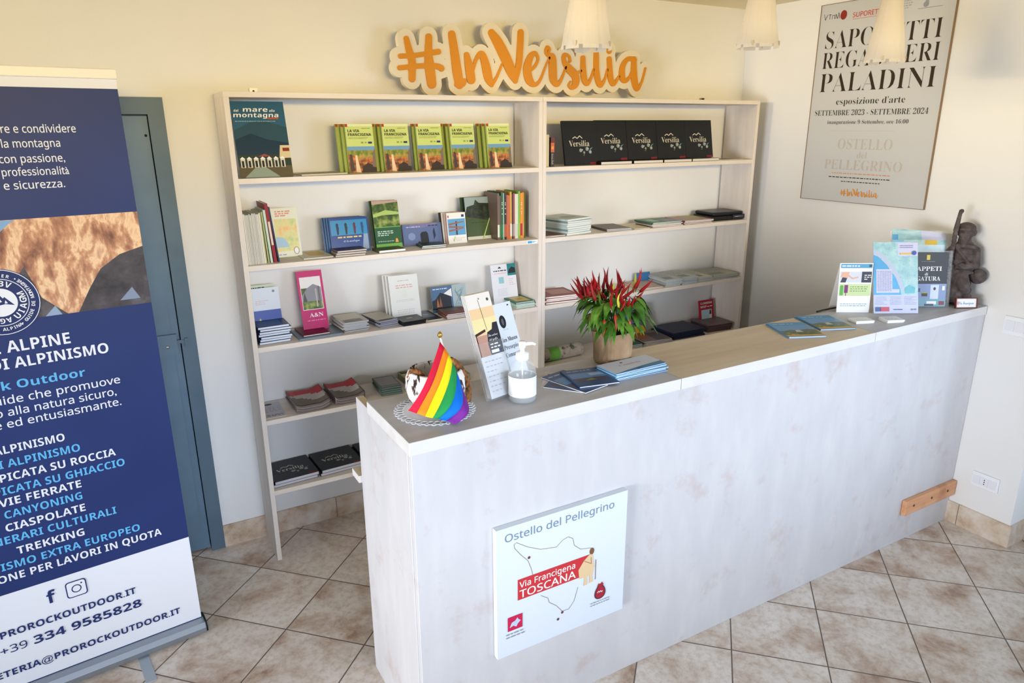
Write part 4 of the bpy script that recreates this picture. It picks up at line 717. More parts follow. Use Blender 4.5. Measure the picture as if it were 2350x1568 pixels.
pile('booklet', L(4, 'green booklet', 'in the middle of the second right shelf'), 'booklet', 2.10, -.218, ST[1], .20, .165, .0062, ['#9a7f74', '#c9b9a6', '#5d6f7a', '#2f6a44'], -4, 'green booklets on the second right shelf', lambda p, W, H: p.rect(W*.55, 0, W, H*.6, pm('#5a6a88', .35)).rect(W*.15, H*.2, W*.4, H*.8, pm('#7fb09a', .35)), .012)
pile('magazine', L(4, 'pinkish magazine', 'under the black wallet'), 'magazine', 2.33, -.218, ST[1], .20, .19, .005, ['#b08a80', '#c2a094', '#8f6f68', '#a98478'], -5, 'pinkish magazines', lambda p, W, H: p.rect(W*.4, H*.4, W, H, pm('#a09a58', .4)), .014)
wl = thing('portfolio_case', 'black zipped portfolio case at the right end of the second right shelf', 'case', (2.555, -.20, ST[1]), (0, 0, R(-4)))
MB().box(0, .235, 0, .17, 0, .026, pm('#17181c', .4, name='black_leather')).obj('body', wl, bevel=.008)
MB().box(.01, .232, .004, .166, .0262, .048, pm('#1d1e22', .35)).obj('flap', wl, bevel=.009)
MB().box(.15, .237, -.004, .0, .006, .03, pm('#2a2b30', .4)).tube([(.16, -.006, .02), (.225, -.006, .02)], .002, CHROME).obj('pocket', wl)
# ---- right unit, third shelf
upright('board', 'thin dark red board standing against the divider on the third right shelf', 'board', 1.4105, -.215, ST[2], .15, .16, .004, pm('#5a1c18', .5), 0, 90)
pile('booklet', L(4, 'terracotta booklet', 'beside the divider on the third right shelf'), 'booklet', 1.425, -.225, ST[2], .19, .175, .0095, ['#8f3a28', '#a8573f', '#b5705c', '#9c4a36'], -4, 'terracotta booklets', lambda p, W, H: p.rect(W*.3, H*.2, W*.9, H*.8, pm('#c08a74', .4)), .014)
pile('leaflet', L(3, 'beige leaflet', 'just right of the chili plant'), 'leaflet', 2.04, -.222, ST[2], .14, .18, .004, ['#b89a84', '#cbbba6', '#bda088'], -8, 'beige leaflets')
for j, (xx, n_, cs_) in enumerate(((2.215, 5, ['#aeb4b2', '#c2c6c2']), (2.335, 5, ['#b4b9b6', '#a6aeb0']), (2.458, 4, ['#b9b7a6', '#c6bfae']), (2.572, 4, ['#a9a996', '#8f8f7c', '#bdb6a2']))):
    wh = ['leftmost', 'second', 'third', 'rightmost'][j]
    pile('newsletter', [f"grey printed newsletter, {o} in the {wh} pile on the third right shelf" for o in ORD[n_]], 'newsletter', xx, -.222, ST[2], .112 if j < 3 else .19, .19, .0078 if j < 2 else .0066, cs_, -5, 'grey newsletters on the third right shelf', lambda p, W, H: p.bars(.01, H*.45, W-.01, H-.01, 7, pm('#8c9296', .5), .4).rect(.01, .02, W*.6, H*.38, pm('#84897f', .5)), .012, pm('#b2b8bd', .6))
upright('booklet', 'blue booklet standing on edge left of the grey newsletters', 'booklet', 2.155, -.06, ST[2], .09, .055, .01, pm('#3a74a8', .35), 10, 0)
# ---- right unit, fourth shelf
rl = thing('paper_roll', 'rolled flower-patterned paper lying beside the divider behind the plant', 'paper roll', (1.43, -.175, ST[3] + .037))
PAT = mk_noise('floral_paper', [(.38, '#5d6a58'), (.44, '#b6aaa0'), (.6, '#c9bfb2'), (.75, '#a9a39a')], 30, 3, .5)
MB().tube([(0, 0, 0), (.25, .01, 0)], .036, PAT, 24, caps=False).tube([(.002, 0, 0), (.248, .01, 0)], .031, PAT, 24).obj('sheet', rl)
MB().tube([(.035, .0014, 0), (.10, .004, 0)], .0366, pm('#6fae4a', .45, name='green_label'), 24, caps=False).obj('label', rl)
upright('board', 'blue board with a yellow foot leaning behind the chili plant', 'board', 2.02, -.07, ST[3], .20, .19, .005, pm('#4a7ab4', .4), 8, 0, None, lambda p, W, H: p.rect(0, 0, W, H*.35, pm('#e3b43c', .4)))
pile('booklet', L(3, 'bottle green booklet', 'behind the flower pot on the fourth right shelf'), 'booklet', 1.93, -.225, ST[3], .13, .17, .007, ['#2f4a3e', '#3a5a4a', '#4a6a56'], -6, 'bottle green booklets')
pile('magazine', L(4, 'orange photo magazine', 'in the middle of the fourth right shelf'), 'magazine', 2.08, -.222, ST[3], .19, .185, .006, ['#8f7a74', '#a89a96', '#6f5a58'], -6, 'orange photo magazines', lambda p, W, H: p.rect(.01, H*.3, W*.45, H-.01, pm('#b5643a', .4)).rect(W*.5, .01, W-.01, H*.8, pm('#5d5058', .4)), .014)
pile('folder', L(5, 'dark navy folder', 'right of the orange magazines'), 'folder', 2.30, -.222, ST[3], .24, .19, .008, ['#1f2740', '#262c48', '#39415c'], 0, 'dark navy folders', None, .012, pm('#2a3250', .6))
pile('folder', L(3, 'brown folder', 'at the right end of the fourth right shelf'), 'folder', 2.585, -.21, ST[3], .18, .17, .014, ['#5a4a4e', '#6a565a', '#75646a'], -4, 'brown folders', None, .008, pm('#5a4448', .6))
def p_redmap(p, W, H): p.rect(0, 0, W, H, pm('#b5243a', .4)).rect(W*.14, H*.06, W*.86, H*.62, pm('#b9d8e6', .4)).up().poly([(W*.55, H*.06), (W*.86, H*.06), (W*.86, H*.5), (W*.7, H*.4)], pm('#e6e8ea', .4)).poly([(W*.68, H*.42), (W*.84, H*.42), (W*.8, H*.6), (W*.72, H*.58)], pm('#3a2a34', .4)).text('CLIMBING', W*.1, H*.84, H*.075, WHITE, 'b', wd=W*.8).text('MAP', W*.1, H*.70, H*.085, WHITE, 'b', wd=W*.42).bars(W*.56, H*.70, W*.9, H*.77, 1, WHITE, .5)
upright('booklet', 'small red and white map booklet standing on the fourth right shelf', 'booklet', 2.64, -.085, ST[3] + .0, .12, .158, .006, pm('#b5243a', .4), 10, 0, None, p_redmap)

# ================================================================== things on the counter
ZC = HC
# ---- doily, basket and rainbow flag
dx, dy = .30, -1.40
mb = MB(); LACE = pm('#e9ebf0', .8, .2, name='white_lace')
prof = [(0, .0016), (.035, .0018), (.05, .0010), (.065, .0018), (.08, .0010), (.092, .0014), (.094, .0002)]
mb.lathe(prof, LACE, 60)
for k in range(36):
    a = 2*math.pi*k/36; c = Vector((.101*math.cos(a), .101*math.sin(a), .0016)); e1 = Vector((math.cos(a), math.sin(a), 0)); e2 = Vector((-math.sin(a), math.cos(a), 0))
    mb.tube([c + e1*.011*math.cos(s) + e2*.0085*math.sin(s) for s in [2*math.pi*q/12 for q in range(13)]], .0016, LACE, 5, False)
for k in range(36):
    a = 2*math.pi*(k+.5)/36; c = Vector((.111*math.cos(a), .111*math.sin(a), .0014)); mb.tube([c + Vector((.006*math.cos(s), .006*math.sin(s), 0)) for s in [2*math.pi*q/8 for q in range(9)]], .0013, LACE, 5, False)
tag(mb.obj('doily', None, (dx, dy, ZC)), 'round white lace doily lying under the basket on the counter', 'doily')
bk = thing('cloth_basket', 'round basket in white cloth with brown leaf print and rope on the doily', 'basket', (.318, -1.372, ZC + .0022))
MB().lathe([(.0, .002), (.05, 0), (.062, .004), (.080, .03), (.088, .06), (.086, .088), (.078, .108), (.073, .112), (.070, .106), (.078, .08), (.078, .05), (.068, .02), (.0, .012)], M_CLOTH, 40).obj('body', bk)
def rope(P, r, mb, tw=26):
    P = [Vector(p) for p in P]
    for ph in (0, math.pi*2/3, math.pi*4/3):
        Q = []
        for i, p in enumerate(P):
            t = (P[min(i+1, len(P)-1)] - P[max(i-1, 0)]).normalized(); a = t.orthogonal().normalized() if i == 0 else (pa - t*pa.dot(t)).normalized(); pa = a; b = t.cross(a); an = ph + tw*i/len(P)
            Q.append(p + a*math.cos(an)*r*.55 + b*math.sin(an)*r*.55)
        mb.tube(Q, r*.62, M_ROPE, 7)
RV, NV = Vector((.868, -.496, 0)), Vector((-.47, -.82, 0))
mb = MB(); rope([RV*a + Vector((0, 0, z)) + NV*d for a, z, d in smooth_path([(.020, .128, -.02), (.042, .134, -.012), (.066, .120, -.004), (.084, .088, .0), (.0945, .05, .004), (.0925, .012, .006)], 6)], .0085, mb); mb.obj('rope_handle', bk)
mb = MB(); rope([RV*a + Vector((0, 0, z)) + NV*d for a, z, d in smooth_path([(-.070, .094, .03), (-.060, .113, .034), (-.045, .114, .04), (-.030, .100, .05), (-.018, .088, .058)], 6)], .0085, mb, 14); mb.obj('rope_handle', bk)
fl = thing('rainbow_flag', 'small six-striped rainbow flag on a stick standing in the basket', 'flag', (.322, -1.405, ZC + .05))
off = Vector((.322, -1.405, ZC + .05))
MB().tube([Vector((.372, -1.385, ZC + .06)) - off, Vector((.3236, -1.402, 1.296)) - off], .0028, pm('#e6dccb', .5, name='pale_stick'), 8).obj('stick', fl)
MB().lathe([(0, -.004), (.004, -.002), (.0075, .004), (.0055, .011), (.002, .015), (0, .016)], pm('#c9a04a', .25, metal=.8, name='brass'), 16, Vector((.3234, -1.4022, 1.296)) - off).obj('finial', fl)
H_ = [Vector(p) for p in ((.3221, -1.405, 1.282), (.3335, -1.414, 1.262), (.343, -1.423, 1.240), (.352, -1.434, 1.212), (.359, -1.450, 1.175), (.366, -1.468, 1.130))]
F_ = [Vector(p) for p in ((.1968, -1.462, 1.120), (.216, -1.478, 1.1105), (.236, -1.494, 1.103), (.257, -1.508, 1.0965), (.279, -1.522, 1.091), (.300, -1.538, 1.086))]
F7 = [F_[0].lerp(F_[-1], q/6) for q in range(7)]; F7 = [p + Vector((0, -.006*math.sin(q*1.05), .0)) for q, p in enumerate(F7)]
def on(Ps, t):
    t *= len(Ps)-1; i = min(int(t), len(Ps)-2); return Ps[i].lerp(Ps[i+1], t-i)
FC = ['#d91f3d', '#f58a1f', '#f4e21e', '#27964f', '#0f6fd6', '#7b2f95']; mb = MB(); nn = 14
for s in range(6):
    V = []; m_ = 3
    for a in range(m_+1):
        tt = (s + a/m_)/6
        for b in range(nn+1):
            q = b/nn; p_ = on(H_, tt).lerp(on(F7, tt), q); bow = math.sin(math.pi*q)*(.012*math.sin(tt*5.5) - .010) + .004*math.sin(q*7 + tt*9)*q
            V.append(p_ + Vector((.010*math.sin(math.pi*q)*(tt), bow - .010*math.sin(math.pi*q), 0)) - off)
    mb.add(V, [(a*(nn+1)+b, a*(nn+1)+b+1, (a+1)*(nn+1)+b+1, (a+1)*(nn+1)+b) for a in range(m_) for b in range(nn)], pm(FC[s], .65, .2, name='flag_stripe'), True)
fo = mb.obj('cloth', fl); so = fo.modifiers.new('solid', 'SOLIDIFY'); so.thickness = .0008

# ---- acrylic brochure holder with two kinds of brochures
def ahold(label, x, y, z, wd, h, dp, rz, lean, lip=.09, base=True):
    r = thing('brochure_holder', label, 'brochure holder', (x, y, z + .0005), (-R(lean), 0, R(rz)))
    g = MB().box(0, wd, dp, dp+.002, 0, h, GLASS).box(0, wd, 0, .002, .002, lip, GLASS).box(0, .002, .002, dp, .002, lip, GLASS).box(wd-.002, wd, .002, dp, .002, lip, GLASS)
    g.obj('pocket', r)
    if base: MB().box(0, wd, 0, dp+.002, 0, .002, GLASS).obj('foot', r)
    return r
HX, HY, HZ = .462, -1.448, ZC + .010
hl = ahold('clear acrylic holder of tall brochures between the flag and the soap bottle', HX, HY, HZ, .102, .20, .026, 14.5, 21, .17)
mb = MB(); PR(mb, (.078, -.0006, .002)).rect(0, 0, .026, .034, WHITE).up().disc(.012, .019, .008, DARK, .010).bars(.004, .002, .022, .008, 1, GREYT); mb.obj('sticker', hl)
rk = math.sin(R(21)), math.cos(R(21))
def inhold(dxl, dyl, dzl):
    "point in the holder frame to world"
    v = Euler((-R(21), 0, R(14.5))).to_matrix() @ Vector((dxl, dyl, dzl)); return Vector((HX, HY, HZ)) + v
def p_sun(p, W, H):
    p.rect(0, 0, W, H*.40, pm('#e3e7ec', .35)).rect(0, H*.40, W, H, pm('#f0cfa0', .3)).up().rect(0, H*.86, W, H, pm('#efe9e2', .3)).rect(0, H*.62, W, H*.76, pm('#f2e3a8', .3)).rect(0, H*.40, W, H*.60, pm('#c99a86', .3)).up()
    p.poly([(W*.45, H*.40), (W, H*.40), (W, H*.70), (W*.8, H*.70), (W*.72, H*.64), (W*.5, H*.62), (W*.42, H*.5)], pm('#2c2a34', .3)).poly([(0, H*.60), (W*.45, H*.63), (W*.45, H*.655), (0, H*.625)], pm('#4a2c24', .3)).line([(W*.45, H*.94), (W*.52, H*.64)], .0014, pm('#3a2a28', .3)).line([(W*.03, H*.62), (W*.03, H*.40)], .003, pm('#2a1a18', .3)).disc(W*.85, H*.93, W*.05, pm('#3f5a4a', .4)).disc(W*.5, H*.95, W*.03, GREYT).up()
    p.text('Sui sentieri', W*.5, H*.575, H*.022, WHITE, 'c', wd=W*.40).text('del golfo', W*.5, H*.535, H*.022, WHITE, 'c', wd=W*.36).bars(W*.5, H*.455, W*.9, H*.515, 2, WHITE, .4).rect(W*.48, H*.415, W*.80, H*.445, WHITE).rect(W*.82, H*.415, W*.92, H*.445, NAVY).bars(W*.1, H*.05, W*.8, H*.38, 7, pm('#b9c0c8', .4), .18, 3)
for k in range(4):
    q = inhold(.003, .0035 + .0050*k, .0035 + .0015*k)
    o = upright('brochure', ['tall sunset brochure at the front of the acrylic holder', 'tall sunset brochure second in the acrylic holder', 'tall sunset brochure third in the acrylic holder', 'tall sunset brochure at the back of the acrylic holder'][k], 'brochure', q.x - .0, q.y, q.z, .094, .312, .0032, pm('#e6e3df', .35), 21, 14.5, 'sunset brochures in the holder', p_sun)
hr = ahold('clear acrylic holder of white museum leaflets behind the soap bottle', .578, -1.345, ZC + .010, .102, .15, .02, 18, 20, .12)
for k in range(3):
    v = Euler((-R(20), 0, R(18))).to_matrix() @ Vector((.003, .003 + .0045*k, .0035)); o = Vector((.578, -1.345, ZC + .010)) + v
    upright('leaflet', ['white museum leaflet with a black oval, front of its holder', 'white museum leaflet second in its holder', 'white museum leaflet at the back of its holder'][k], 'leaflet', o.x, o.y, o.z, .096, .245, .0028, pm('#dfe7f0', .4), 20, 18, 'white museum leaflets', (lambda p, W, H: p.disc(W*.42, H*.76, W*.15, BLACK, H*.085).up().disc(W*.42, H*.76, W*.05, pm('#5a6068', .4), H*.045).bars(W*.35, H*.64, W*.6, H*.67, 1, pm('#c4d2e2', .4)).rect(W*.8, H*.95, W*.88, H*.965, DARK).text('Vico Museo', W*.1, H*.50, H*.055, DARK, 'S', wd=W*.8).text('Presepio', W*.18, H*.40, H*.055, DARK, 'S', wd=W*.68).text('Comune', W*.18, H*.30, H*.055, DARK, 'S', wd=W*.6)) if k == 0 else None)

# ---- hand gel bottle
bt = thing('soap_bottle', 'clear pump bottle of hand gel with a white label on the counter', 'bottle', (.556, -1.462, ZC + .0005))
MB().lathe([(0, 0), (.036, 0), (.040, .004), (.041, .012), (.041, .085), (.039, .100), (.031, .115), (.018, .124), (.0165, .130)], pm('#eef5f8', .06, .7, alpha=.22, name='clear_plastic'), 40).obj('body', bt)
MB().lathe([(0, .003), (.0375, .003), (.0385, .02), (.0385, .078), (0, .078)], pm('#e6eff4', .05, .5, alpha=.20, name='hand_gel'), 36).obj('gel', bt)
mb = MB().lathe([(.0416, .020), (.0416, .080)], pm('#f4f3f2', .5, name='bottle_label'), 48)
PK = pm('#e0cfd2', .5)
for zz, wdt in ((.066, 30), (.058, 42), (.034, 36), (.028, 30)):
    mb.add([(.0419*math.cos(R(a)), .0419*math.sin(R(a)), z) for a in range(-130, -130 + wdt + 1, 6) for z in (zz, zz+.0016)], [(2*i, 2*i+2, 2*i+3, 2*i+1) for i in range(wdt//6)], PK)
mb.obj('label', bt)
MB().lathe([(0, .126), (.0185, .126), (.0195, .129), (.0195, .146), (.017, .149), (.007, .150), (.0065, .160), (.010, .163), (.0115, .176), (.010, .181), (0, .182)], PLASTIC, 28).tube([(.0, -.0, .172), (.015, -.006, .174), (.028, -.011, .174), (.036, -.014, .169)], [.0075, .006, .005, .004], PLASTIC, 12).tube([(0, 0, .126), (0, 0, .02)], .0022, PLASTIC, 8).obj('pump', bt)

# ---- leaflets on the left part of the top
DB = pm('#33507c', .3, name='blue_photo')
def p_leafb(p, W, H): p.rect(0, 0, W, H, DB).up().rect(W*.05, H*.45, W*.95, H*.75, pm('#5d86b8', .3)).rect(W*.1, H*.25, W*.9, H*.42, pm('#4c4450', .3)).up().poly([(W*.3, H*.3), (W*.5, H*.4), (W*.6, H*.3)], pm('#7a8a4a', .3)).rect(W*.55, H*.55, W*.9, H*.7, pm('#9fb6d2', .3)).bars(W*.1, H*.85, W*.7, H*.92, 1, pm('#a9bcd6', .4))
lying('leaflet', 'white leaflet with red print half under the blue leaflets', 'leaflet', .660, -1.400, ZC, .10, .14, .0008, pm('#dcd4d6', .5), -38, None, lambda p, W, H: p.bars(.01, H*.4, W*.8, H*.9, 4, pm('#a04048', .5), .4))
lying('leaflet', 'dark blue leaflet at the left of the fan on the counter', 'leaflet', .662, -1.410, ZC + .001, .128, .10, .0022, DB, -52, 'blue photo leaflets fanned out', p_leafb, WHITE)
lying('leaflet', 'blue photo leaflet in the middle of the fan on the counter', 'leaflet', .741, -1.524, ZC + .0036, .105, .19, .0024, DB, 13, 'blue photo leaflets fanned out', p_leafb, WHITE)
lying('leaflet', 'blue photo leaflet on top of the fan on the counter', 'leaflet', .746, -1.486, ZC + .0065, .138, .152, .0050, DB, -10.5, 'blue photo leaflets fanned out', p_leafb, WHITE)
def p_stk(p, W, H): p.rect(0, 0, W, H, pm('#d3dcea', .4)).up().poly([(0, 0), (W, 0), (W, H*.28), (W*.6, H*.22), (W*.25, H*.12), (0, H*.02)], pm('#3f7ea8', .35)).up().text('Camaiore', W*.28, H*.52, H*.11, pm('#c98a92', .5), 's', wd=W*.42).disc(W*.40, H*.78, W*.025, DARK, H*.04).poly([(W*.4, H*.05), (W*.5, H*.13), (W*.55, H*.06)], pm('#1f4a6a', .4))
pile('leaflet', L(8, 'white and light blue leaflet', 'in front of the chili plant'), 'leaflet', .889, -1.481, ZC + .0001, .214, .101, .0029, ['#4f86b0', '#7fb0d2', '#a9cce6'], 0, 'white and light blue leaflets', p_stk, .006, pm('#dcecf8', .6))

# ---- chili plant
pl = thing('chili_plant', 'potted ornamental chili plant with red peppers in a kraft paper pot', 'plant', (1.010, -1.303, ZC + .0005))
mb = MB(); n = 36; V = []; F = []; prof = [(.0, 0), (.060, 0), (.064, .004), (.0655, .04), (.068, .08), (.0735, .112), (.070, .113), (.066, .085)]
rr = random.Random(3); fold = [rr.uniform(-.0032, .0032) for _ in range(n)]
for i, (r0, z) in enumerate(prof):
    for k in range(n): a = 2*math.pi*k/n; q = r0 + (fold[k] if i >= 2 and i != 7 else 0)*(.5 + .5*math.sin(3*i + k)) + (.0012*math.sin(5*a) if i > 2 else 0); V.append((q*math.cos(a), q*math.sin(a), z + (.0022*math.sin(4*a+1) if i in (5, 6) else 0)))
for i in range(len(prof)-1):
    for k in range(n): F.append((i*n+k, i*n+(k+1) % n, (i+1)*n+(k+1) % n, (i+1)*n+k))
mb.add(V, F, M_KRAFT); mb.obj('pot', pl)
MB().lathe([(0, .100), (.03, .102), (.05, .098), (.068, .094)], M_SOIL, 24).obj('soil', pl)
rp = random.Random(11); stems = MB(); tips = []
for k in range(9):
    a = 2*math.pi*k/9 + rp.uniform(-.2, .2); rad = rp.uniform(.035, .082); top = Vector((rad*math.cos(a), rad*math.sin(a), rp.uniform(.20, .262))); tips.append(top)
    stems.tube([(0, 0, .095), (top.x*.25, top.y*.25, .14), (top.x*.7, top.y*.7, .18), top], [.0035, .003, .0024, .0018], M_STEM, 6)
stems.tube([(0, 0, .095), (0, 0, .2)], [.004, .003], M_STEM, 6); tips.append(Vector((0, 0, .235))); stems.obj('stem', pl)
def leaf(mb, base, dirv, ln, wd, droop, mat, twist=0):
    d = Vector(dirv).normalized(); side = d.cross(Vector((0, 0, 1))).normalized(); m_ = 7; V = []; p_ = Vector(base)
    side = (Matrix.Rotation(twist, 3, d) @ side)
    for i in range(m_+1):
        t = i/m_; wv = wd*math.sin(math.pi*min(1, t**.75))*(1 - .25*t); dd = (d + Vector((0, 0, -droop*t*1.6))).normalized()
        up = side.cross(dd).normalized()
        V += [p_ + side*wv - up*wv*-.25, p_, p_ - side*wv + up*wv*.25]; p_ = p_ + dd*ln/m_
    F = []
    for i in range(m_): a = 3*i; F += [(a, a+3, a+4, a+1), (a+1, a+4, a+5, a+2)]
    mb.add(V, F, mat, True)
fol = MB()
for k in range(120):
    a = rp.uniform(0, 2*math.pi); rad = .012 + .068*math.sqrt(rp.random()); z = rp.uniform(.135, .232); el = rp.uniform(-.2, .45)
    leaf(fol, (rad*math.cos(a), rad*math.sin(a), z), (math.cos(a + rp.uniform(-.5, .5)), math.sin(a + rp.uniform(-.5, .5)), el), rp.uniform(.06, .105), rp.uniform(.009, .0165), rp.uniform(.8, 2.1), M_LEAF, rp.uniform(-.5, .5))
fol.obj('foliage', pl)
def chili(base, dirv, ln, r, mat, bend):
    d = Vector(dirv).normalized(); s = d.cross(Vector((.3, .2, 1))).normalized(); pts = []; rad = []
    for i in range(9): t = i/8; pts.append(Vector(base) + d*ln*t + s*bend*ln*math.sin(t*2.4)); rad.append(r*(1 if t > .1 else .75)*max(.06, (1 - t**2.2)))
    mb = MB().tube(pts, rad, mat, 8).tube([Vector(base) - d*.012, Vector(base) + d*.003], [.0013, .0032], M_STEM, 6); return mb.obj('chili_pepper', pl)
for k in range(56):
    tp = rp.choice(tips[:9]) if rp.random() < .85 else tips[9]; a = math.atan2(tp.y, tp.x) + rp.uniform(-1.1, 1.1); o_ = rp.uniform(.1, 1.0)
    b = tp*1.0 + Vector((tp.x*.25 + rp.uniform(-.022, .022), tp.y*.25 + rp.uniform(-.022, .022), rp.uniform(-.03, .004)))
    chili(b, (o_*math.cos(a), o_*math.sin(a), 1), rp.uniform(.045, .078), rp.uniform(.0042, .0062), M_CHILIY if k % 14 == 13 else M_CHILI, rp.uniform(-.28, .28))
for b, d in (((-.085, -.06, .17), (-.2, -.1, -1)), ((-.06, -.085, .19), (-.1, -.2, -1)), ((-.07, .0, .2), (-.5, 0, -.6)), ((.0, -.08, .17), (.1, -.2, -1))): chili(b, d, .055, .006, pm('#a8321c', .25, .6, name='chili_turning'), .1)

# ---- right part of the top
def p_town(p, W, H): p.rect(0, 0, W, H, pm('#5d97c8', .35)).up().rect(0, H*.78, W, H, pm('#3a8fc6', .35)).rect(0, H*.12, W, H*.40, M_GREEN).poly([(0, H*.36), (W*.3, H*.46), (W*.5, H*.42), (W*.8, H*.5), (W, H*.44), (W, H*.3), (0, H*.3)], pm('#55604e', .35)).up().poly([(W*.4, H*.30), (W*.6, H*.30), (W*.56, H*.46), (W*.44, H*.42)], pm('#c9c6b4', .4)).rect(0, H*.03, W, H*.12, pm('#d9a82c', .4)).poly([(W*.1, H*.1), (W*.3, H*.1), (W*.22, H*.2)], pm('#d98a24', .4)).bars(W*.1, H*.85, W*.7, H*.92, 1, pm('#a9d4f0', .4), .5)
pile('leaflet', L(2, 'blue and yellow town leaflet', 'nearest the chili plant'), 'leaflet', 1.749, -1.436, ZC + .0001, .150, .196, .003, ['#5d97c8'], -23, 'town view leaflets', p_town, .003, WHITE)
pile('leaflet', L(2, 'blue and yellow town leaflet', 'nearest the white card stand'), 'leaflet', 1.942, -1.428, ZC + .0001, .146, .200, .003, ['#5d97c8'], -21, 'town view leaflets', p_town, .003, WHITE)
# white A-shaped card stand
cd = thing('card_stand', 'white tent card stand with a teal header at the back of the counter', 'card stand', (2.245, -1.274, ZC + .0005), (0, 0, R(-31.6)))
cm = MB().box(0, .139, 0, .003, 0, .213, WHITE, M=Matrix.Rotation(-R(6), 4, 'X')); cobj = cm
class PRM(PR): pass
Mx = Matrix.Rotation(-R(6), 4, 'X'); p = PR(cm, Mx @ Vector((0, -.0004, 0)), (1, 0, 0), Mx @ Vector((0, 0, 1))); W, H = .139, .213
p.rect(.004, H*.90, W-.003, H*.985, pm('#4f97bd', .4)).rect(.004, H*.61, W-.003, H*.83, pm('#c9ccd2', .4)).rect(.004, H*.34, W-.003, H*.58, pm('#c2d49a', .4)).up()
p.bars(.008, H*.92, W*.6, H*.96, 1, WHITE, .6).rect(W*.88, H*.92, W*.97, H*.97, pm('#2a4a50', .4)).rect(W*.68, H*.61, W-.003, H*.83, pm('#2c3040', .4)).poly([(.006, H*.61), (W*.2, H*.61), (W*.24, H*.70), (W*.1, H*.72)], pm('#2c3040', .4)).poly([(W*.04, H*.72), (W*.26, H*.70), (W*.3, H*.82), (W*.08, H*.82)], pm('#d9a58a', .4)).line([(W*.26, H*.76), (W*.4, H*.69), (W*.58, H*.72)], .006, pm('#d9a58a', .4)).rect(W*.05, H*.35, W*.15, H*.53, pm('#5aa844', .4)).disc(W*.1, H*.53, W*.05, pm('#5aa844', .4), W*.04).rect(W*.18, H*.40, W*.29, H*.56, pm('#7a2a6a', .4)).rect(W*.225, H*.34, W*.245, H*.40, pm('#7a2a6a', .4)).up()
p.bars(W*.76, H*.66, W*.97, H*.78, 3, WHITE, .4).bars(W*.36, H*.42, W*.9, H*.55, 3, pm('#5f7a3a', .4), .3, 2).bars(W*.1, H*.12, W*.92, H*.2, 2, pm('#8fa4b8', .4), .35, 4)
cm.obj('front_panel', cd)
MB().box(.005, .134, .0, .003, 0, .212, WHITE, M=Matrix.Translation((0, .093, .0)) @ Matrix.Rotation(R(16), 4, 'X')).obj('rear_leg', cd)
def p_coast(p, W, H):
    p.rect(0, 0, W, H, pm('#b9bed6', .3)).up().rect(0, H*.26, W, H, M_LAND).up().poly([(0, H*.26), (W*.62, H*.26), (W*.60, H*.34), (W*.50, H*.50), (W*.30, H*.68), (W*.1, H*.80), (0, H*.82)], M_SEA).rect(W*.55, H*.80, W, H*.99, pm('#c2c3dc', .3)).up()
    p.poly([(0, H*.82), (W*.1, H*.80), (W*.30, H*.68), (W*.50, H*.50), (W*.60, H*.34), (W*.70, H*.30), (W*.60, H*.52), (W*.40, H*.72), (W*.16, H*.86), (0, H*.90)], pm('#adb9cc', .3)).rect(W*.06, H*.29, W*.42, H*.62, pm('#bfc1d8', .3)).poly([(W*.70, H*.28), (W*.92, H*.28), (W*.94, H*.36), (W*.8, H*.40), (W*.7, H*.36)], pm('#5fb0bc', .3)).rect(W*.42, H*.29, W*.58, H*.34, pm('#bfc1d8', .3)).up()
    q = random.Random(4)
    for i in range(70): x, y = q.random(), q.random(); x, y = W*(.12 + .85*x), H*(.3 + .67*y); p.rect(x, y, x + .0035*q.random() + .001, y + .0015, pm(('#5f86a0', '#6f9aa8', '#8a6f7a')[i % 3], .4)) if y > H*(.92 - 1.0*x/W) and not (x > W*.55 and y > H*.8) else None
    for i in range(6): p.bars(W*(.09 + .055*i), H*.31, W*(.12 + .055*i), H*.60, 14, pm('#8f93b4', .4), .4, i)
    p.bars(W*.6, H*.91, W*.9, H*.96, 2, pm('#7f86b0', .4), .4, 5).rect(W*.6, H*.825, W*.84, H*.845, pm('#d9b42c', .4)).disc(W*.91, H*.845, W*.05, pm('#3a5a9a', .4)).rect(W*.04, H*.03, W*.14, H*.09, pm('#3a5a94', .4)).rect(W*.15, H*.03, W*.34, H*.09, pm('#c04a5a', .4)).bars(W*.45, H*.04, W*.68, H*.07, 1, pm('#5f74a0', .4)).disc(W*.86, H*.055, W*.02, GREYT).disc(W*.93, H*.055, W*.02, GREYT).bars(W*.05, H*.12, W*.3, H*.24, 6, pm('#a9acc8', .4), .3, 6).bars(W*.38, H*.12, W*.62, H*.24, 6, pm('#a9acc8', .4), .3, 7).bars(W*.7, H*.12, W*.95, H*.24, 6, pm('#a9acc8', .4), .3, 8)
mp = upright('map_stand', 'coastal map panel leaning on its acrylic stand on the counter', 'map', 2.360, -1.372, ZC + .0005, .191, .307, .004, pm('#b9bed6', .3), 17, -29.5, None, p_coast, pm('#c9d4e0', .3))
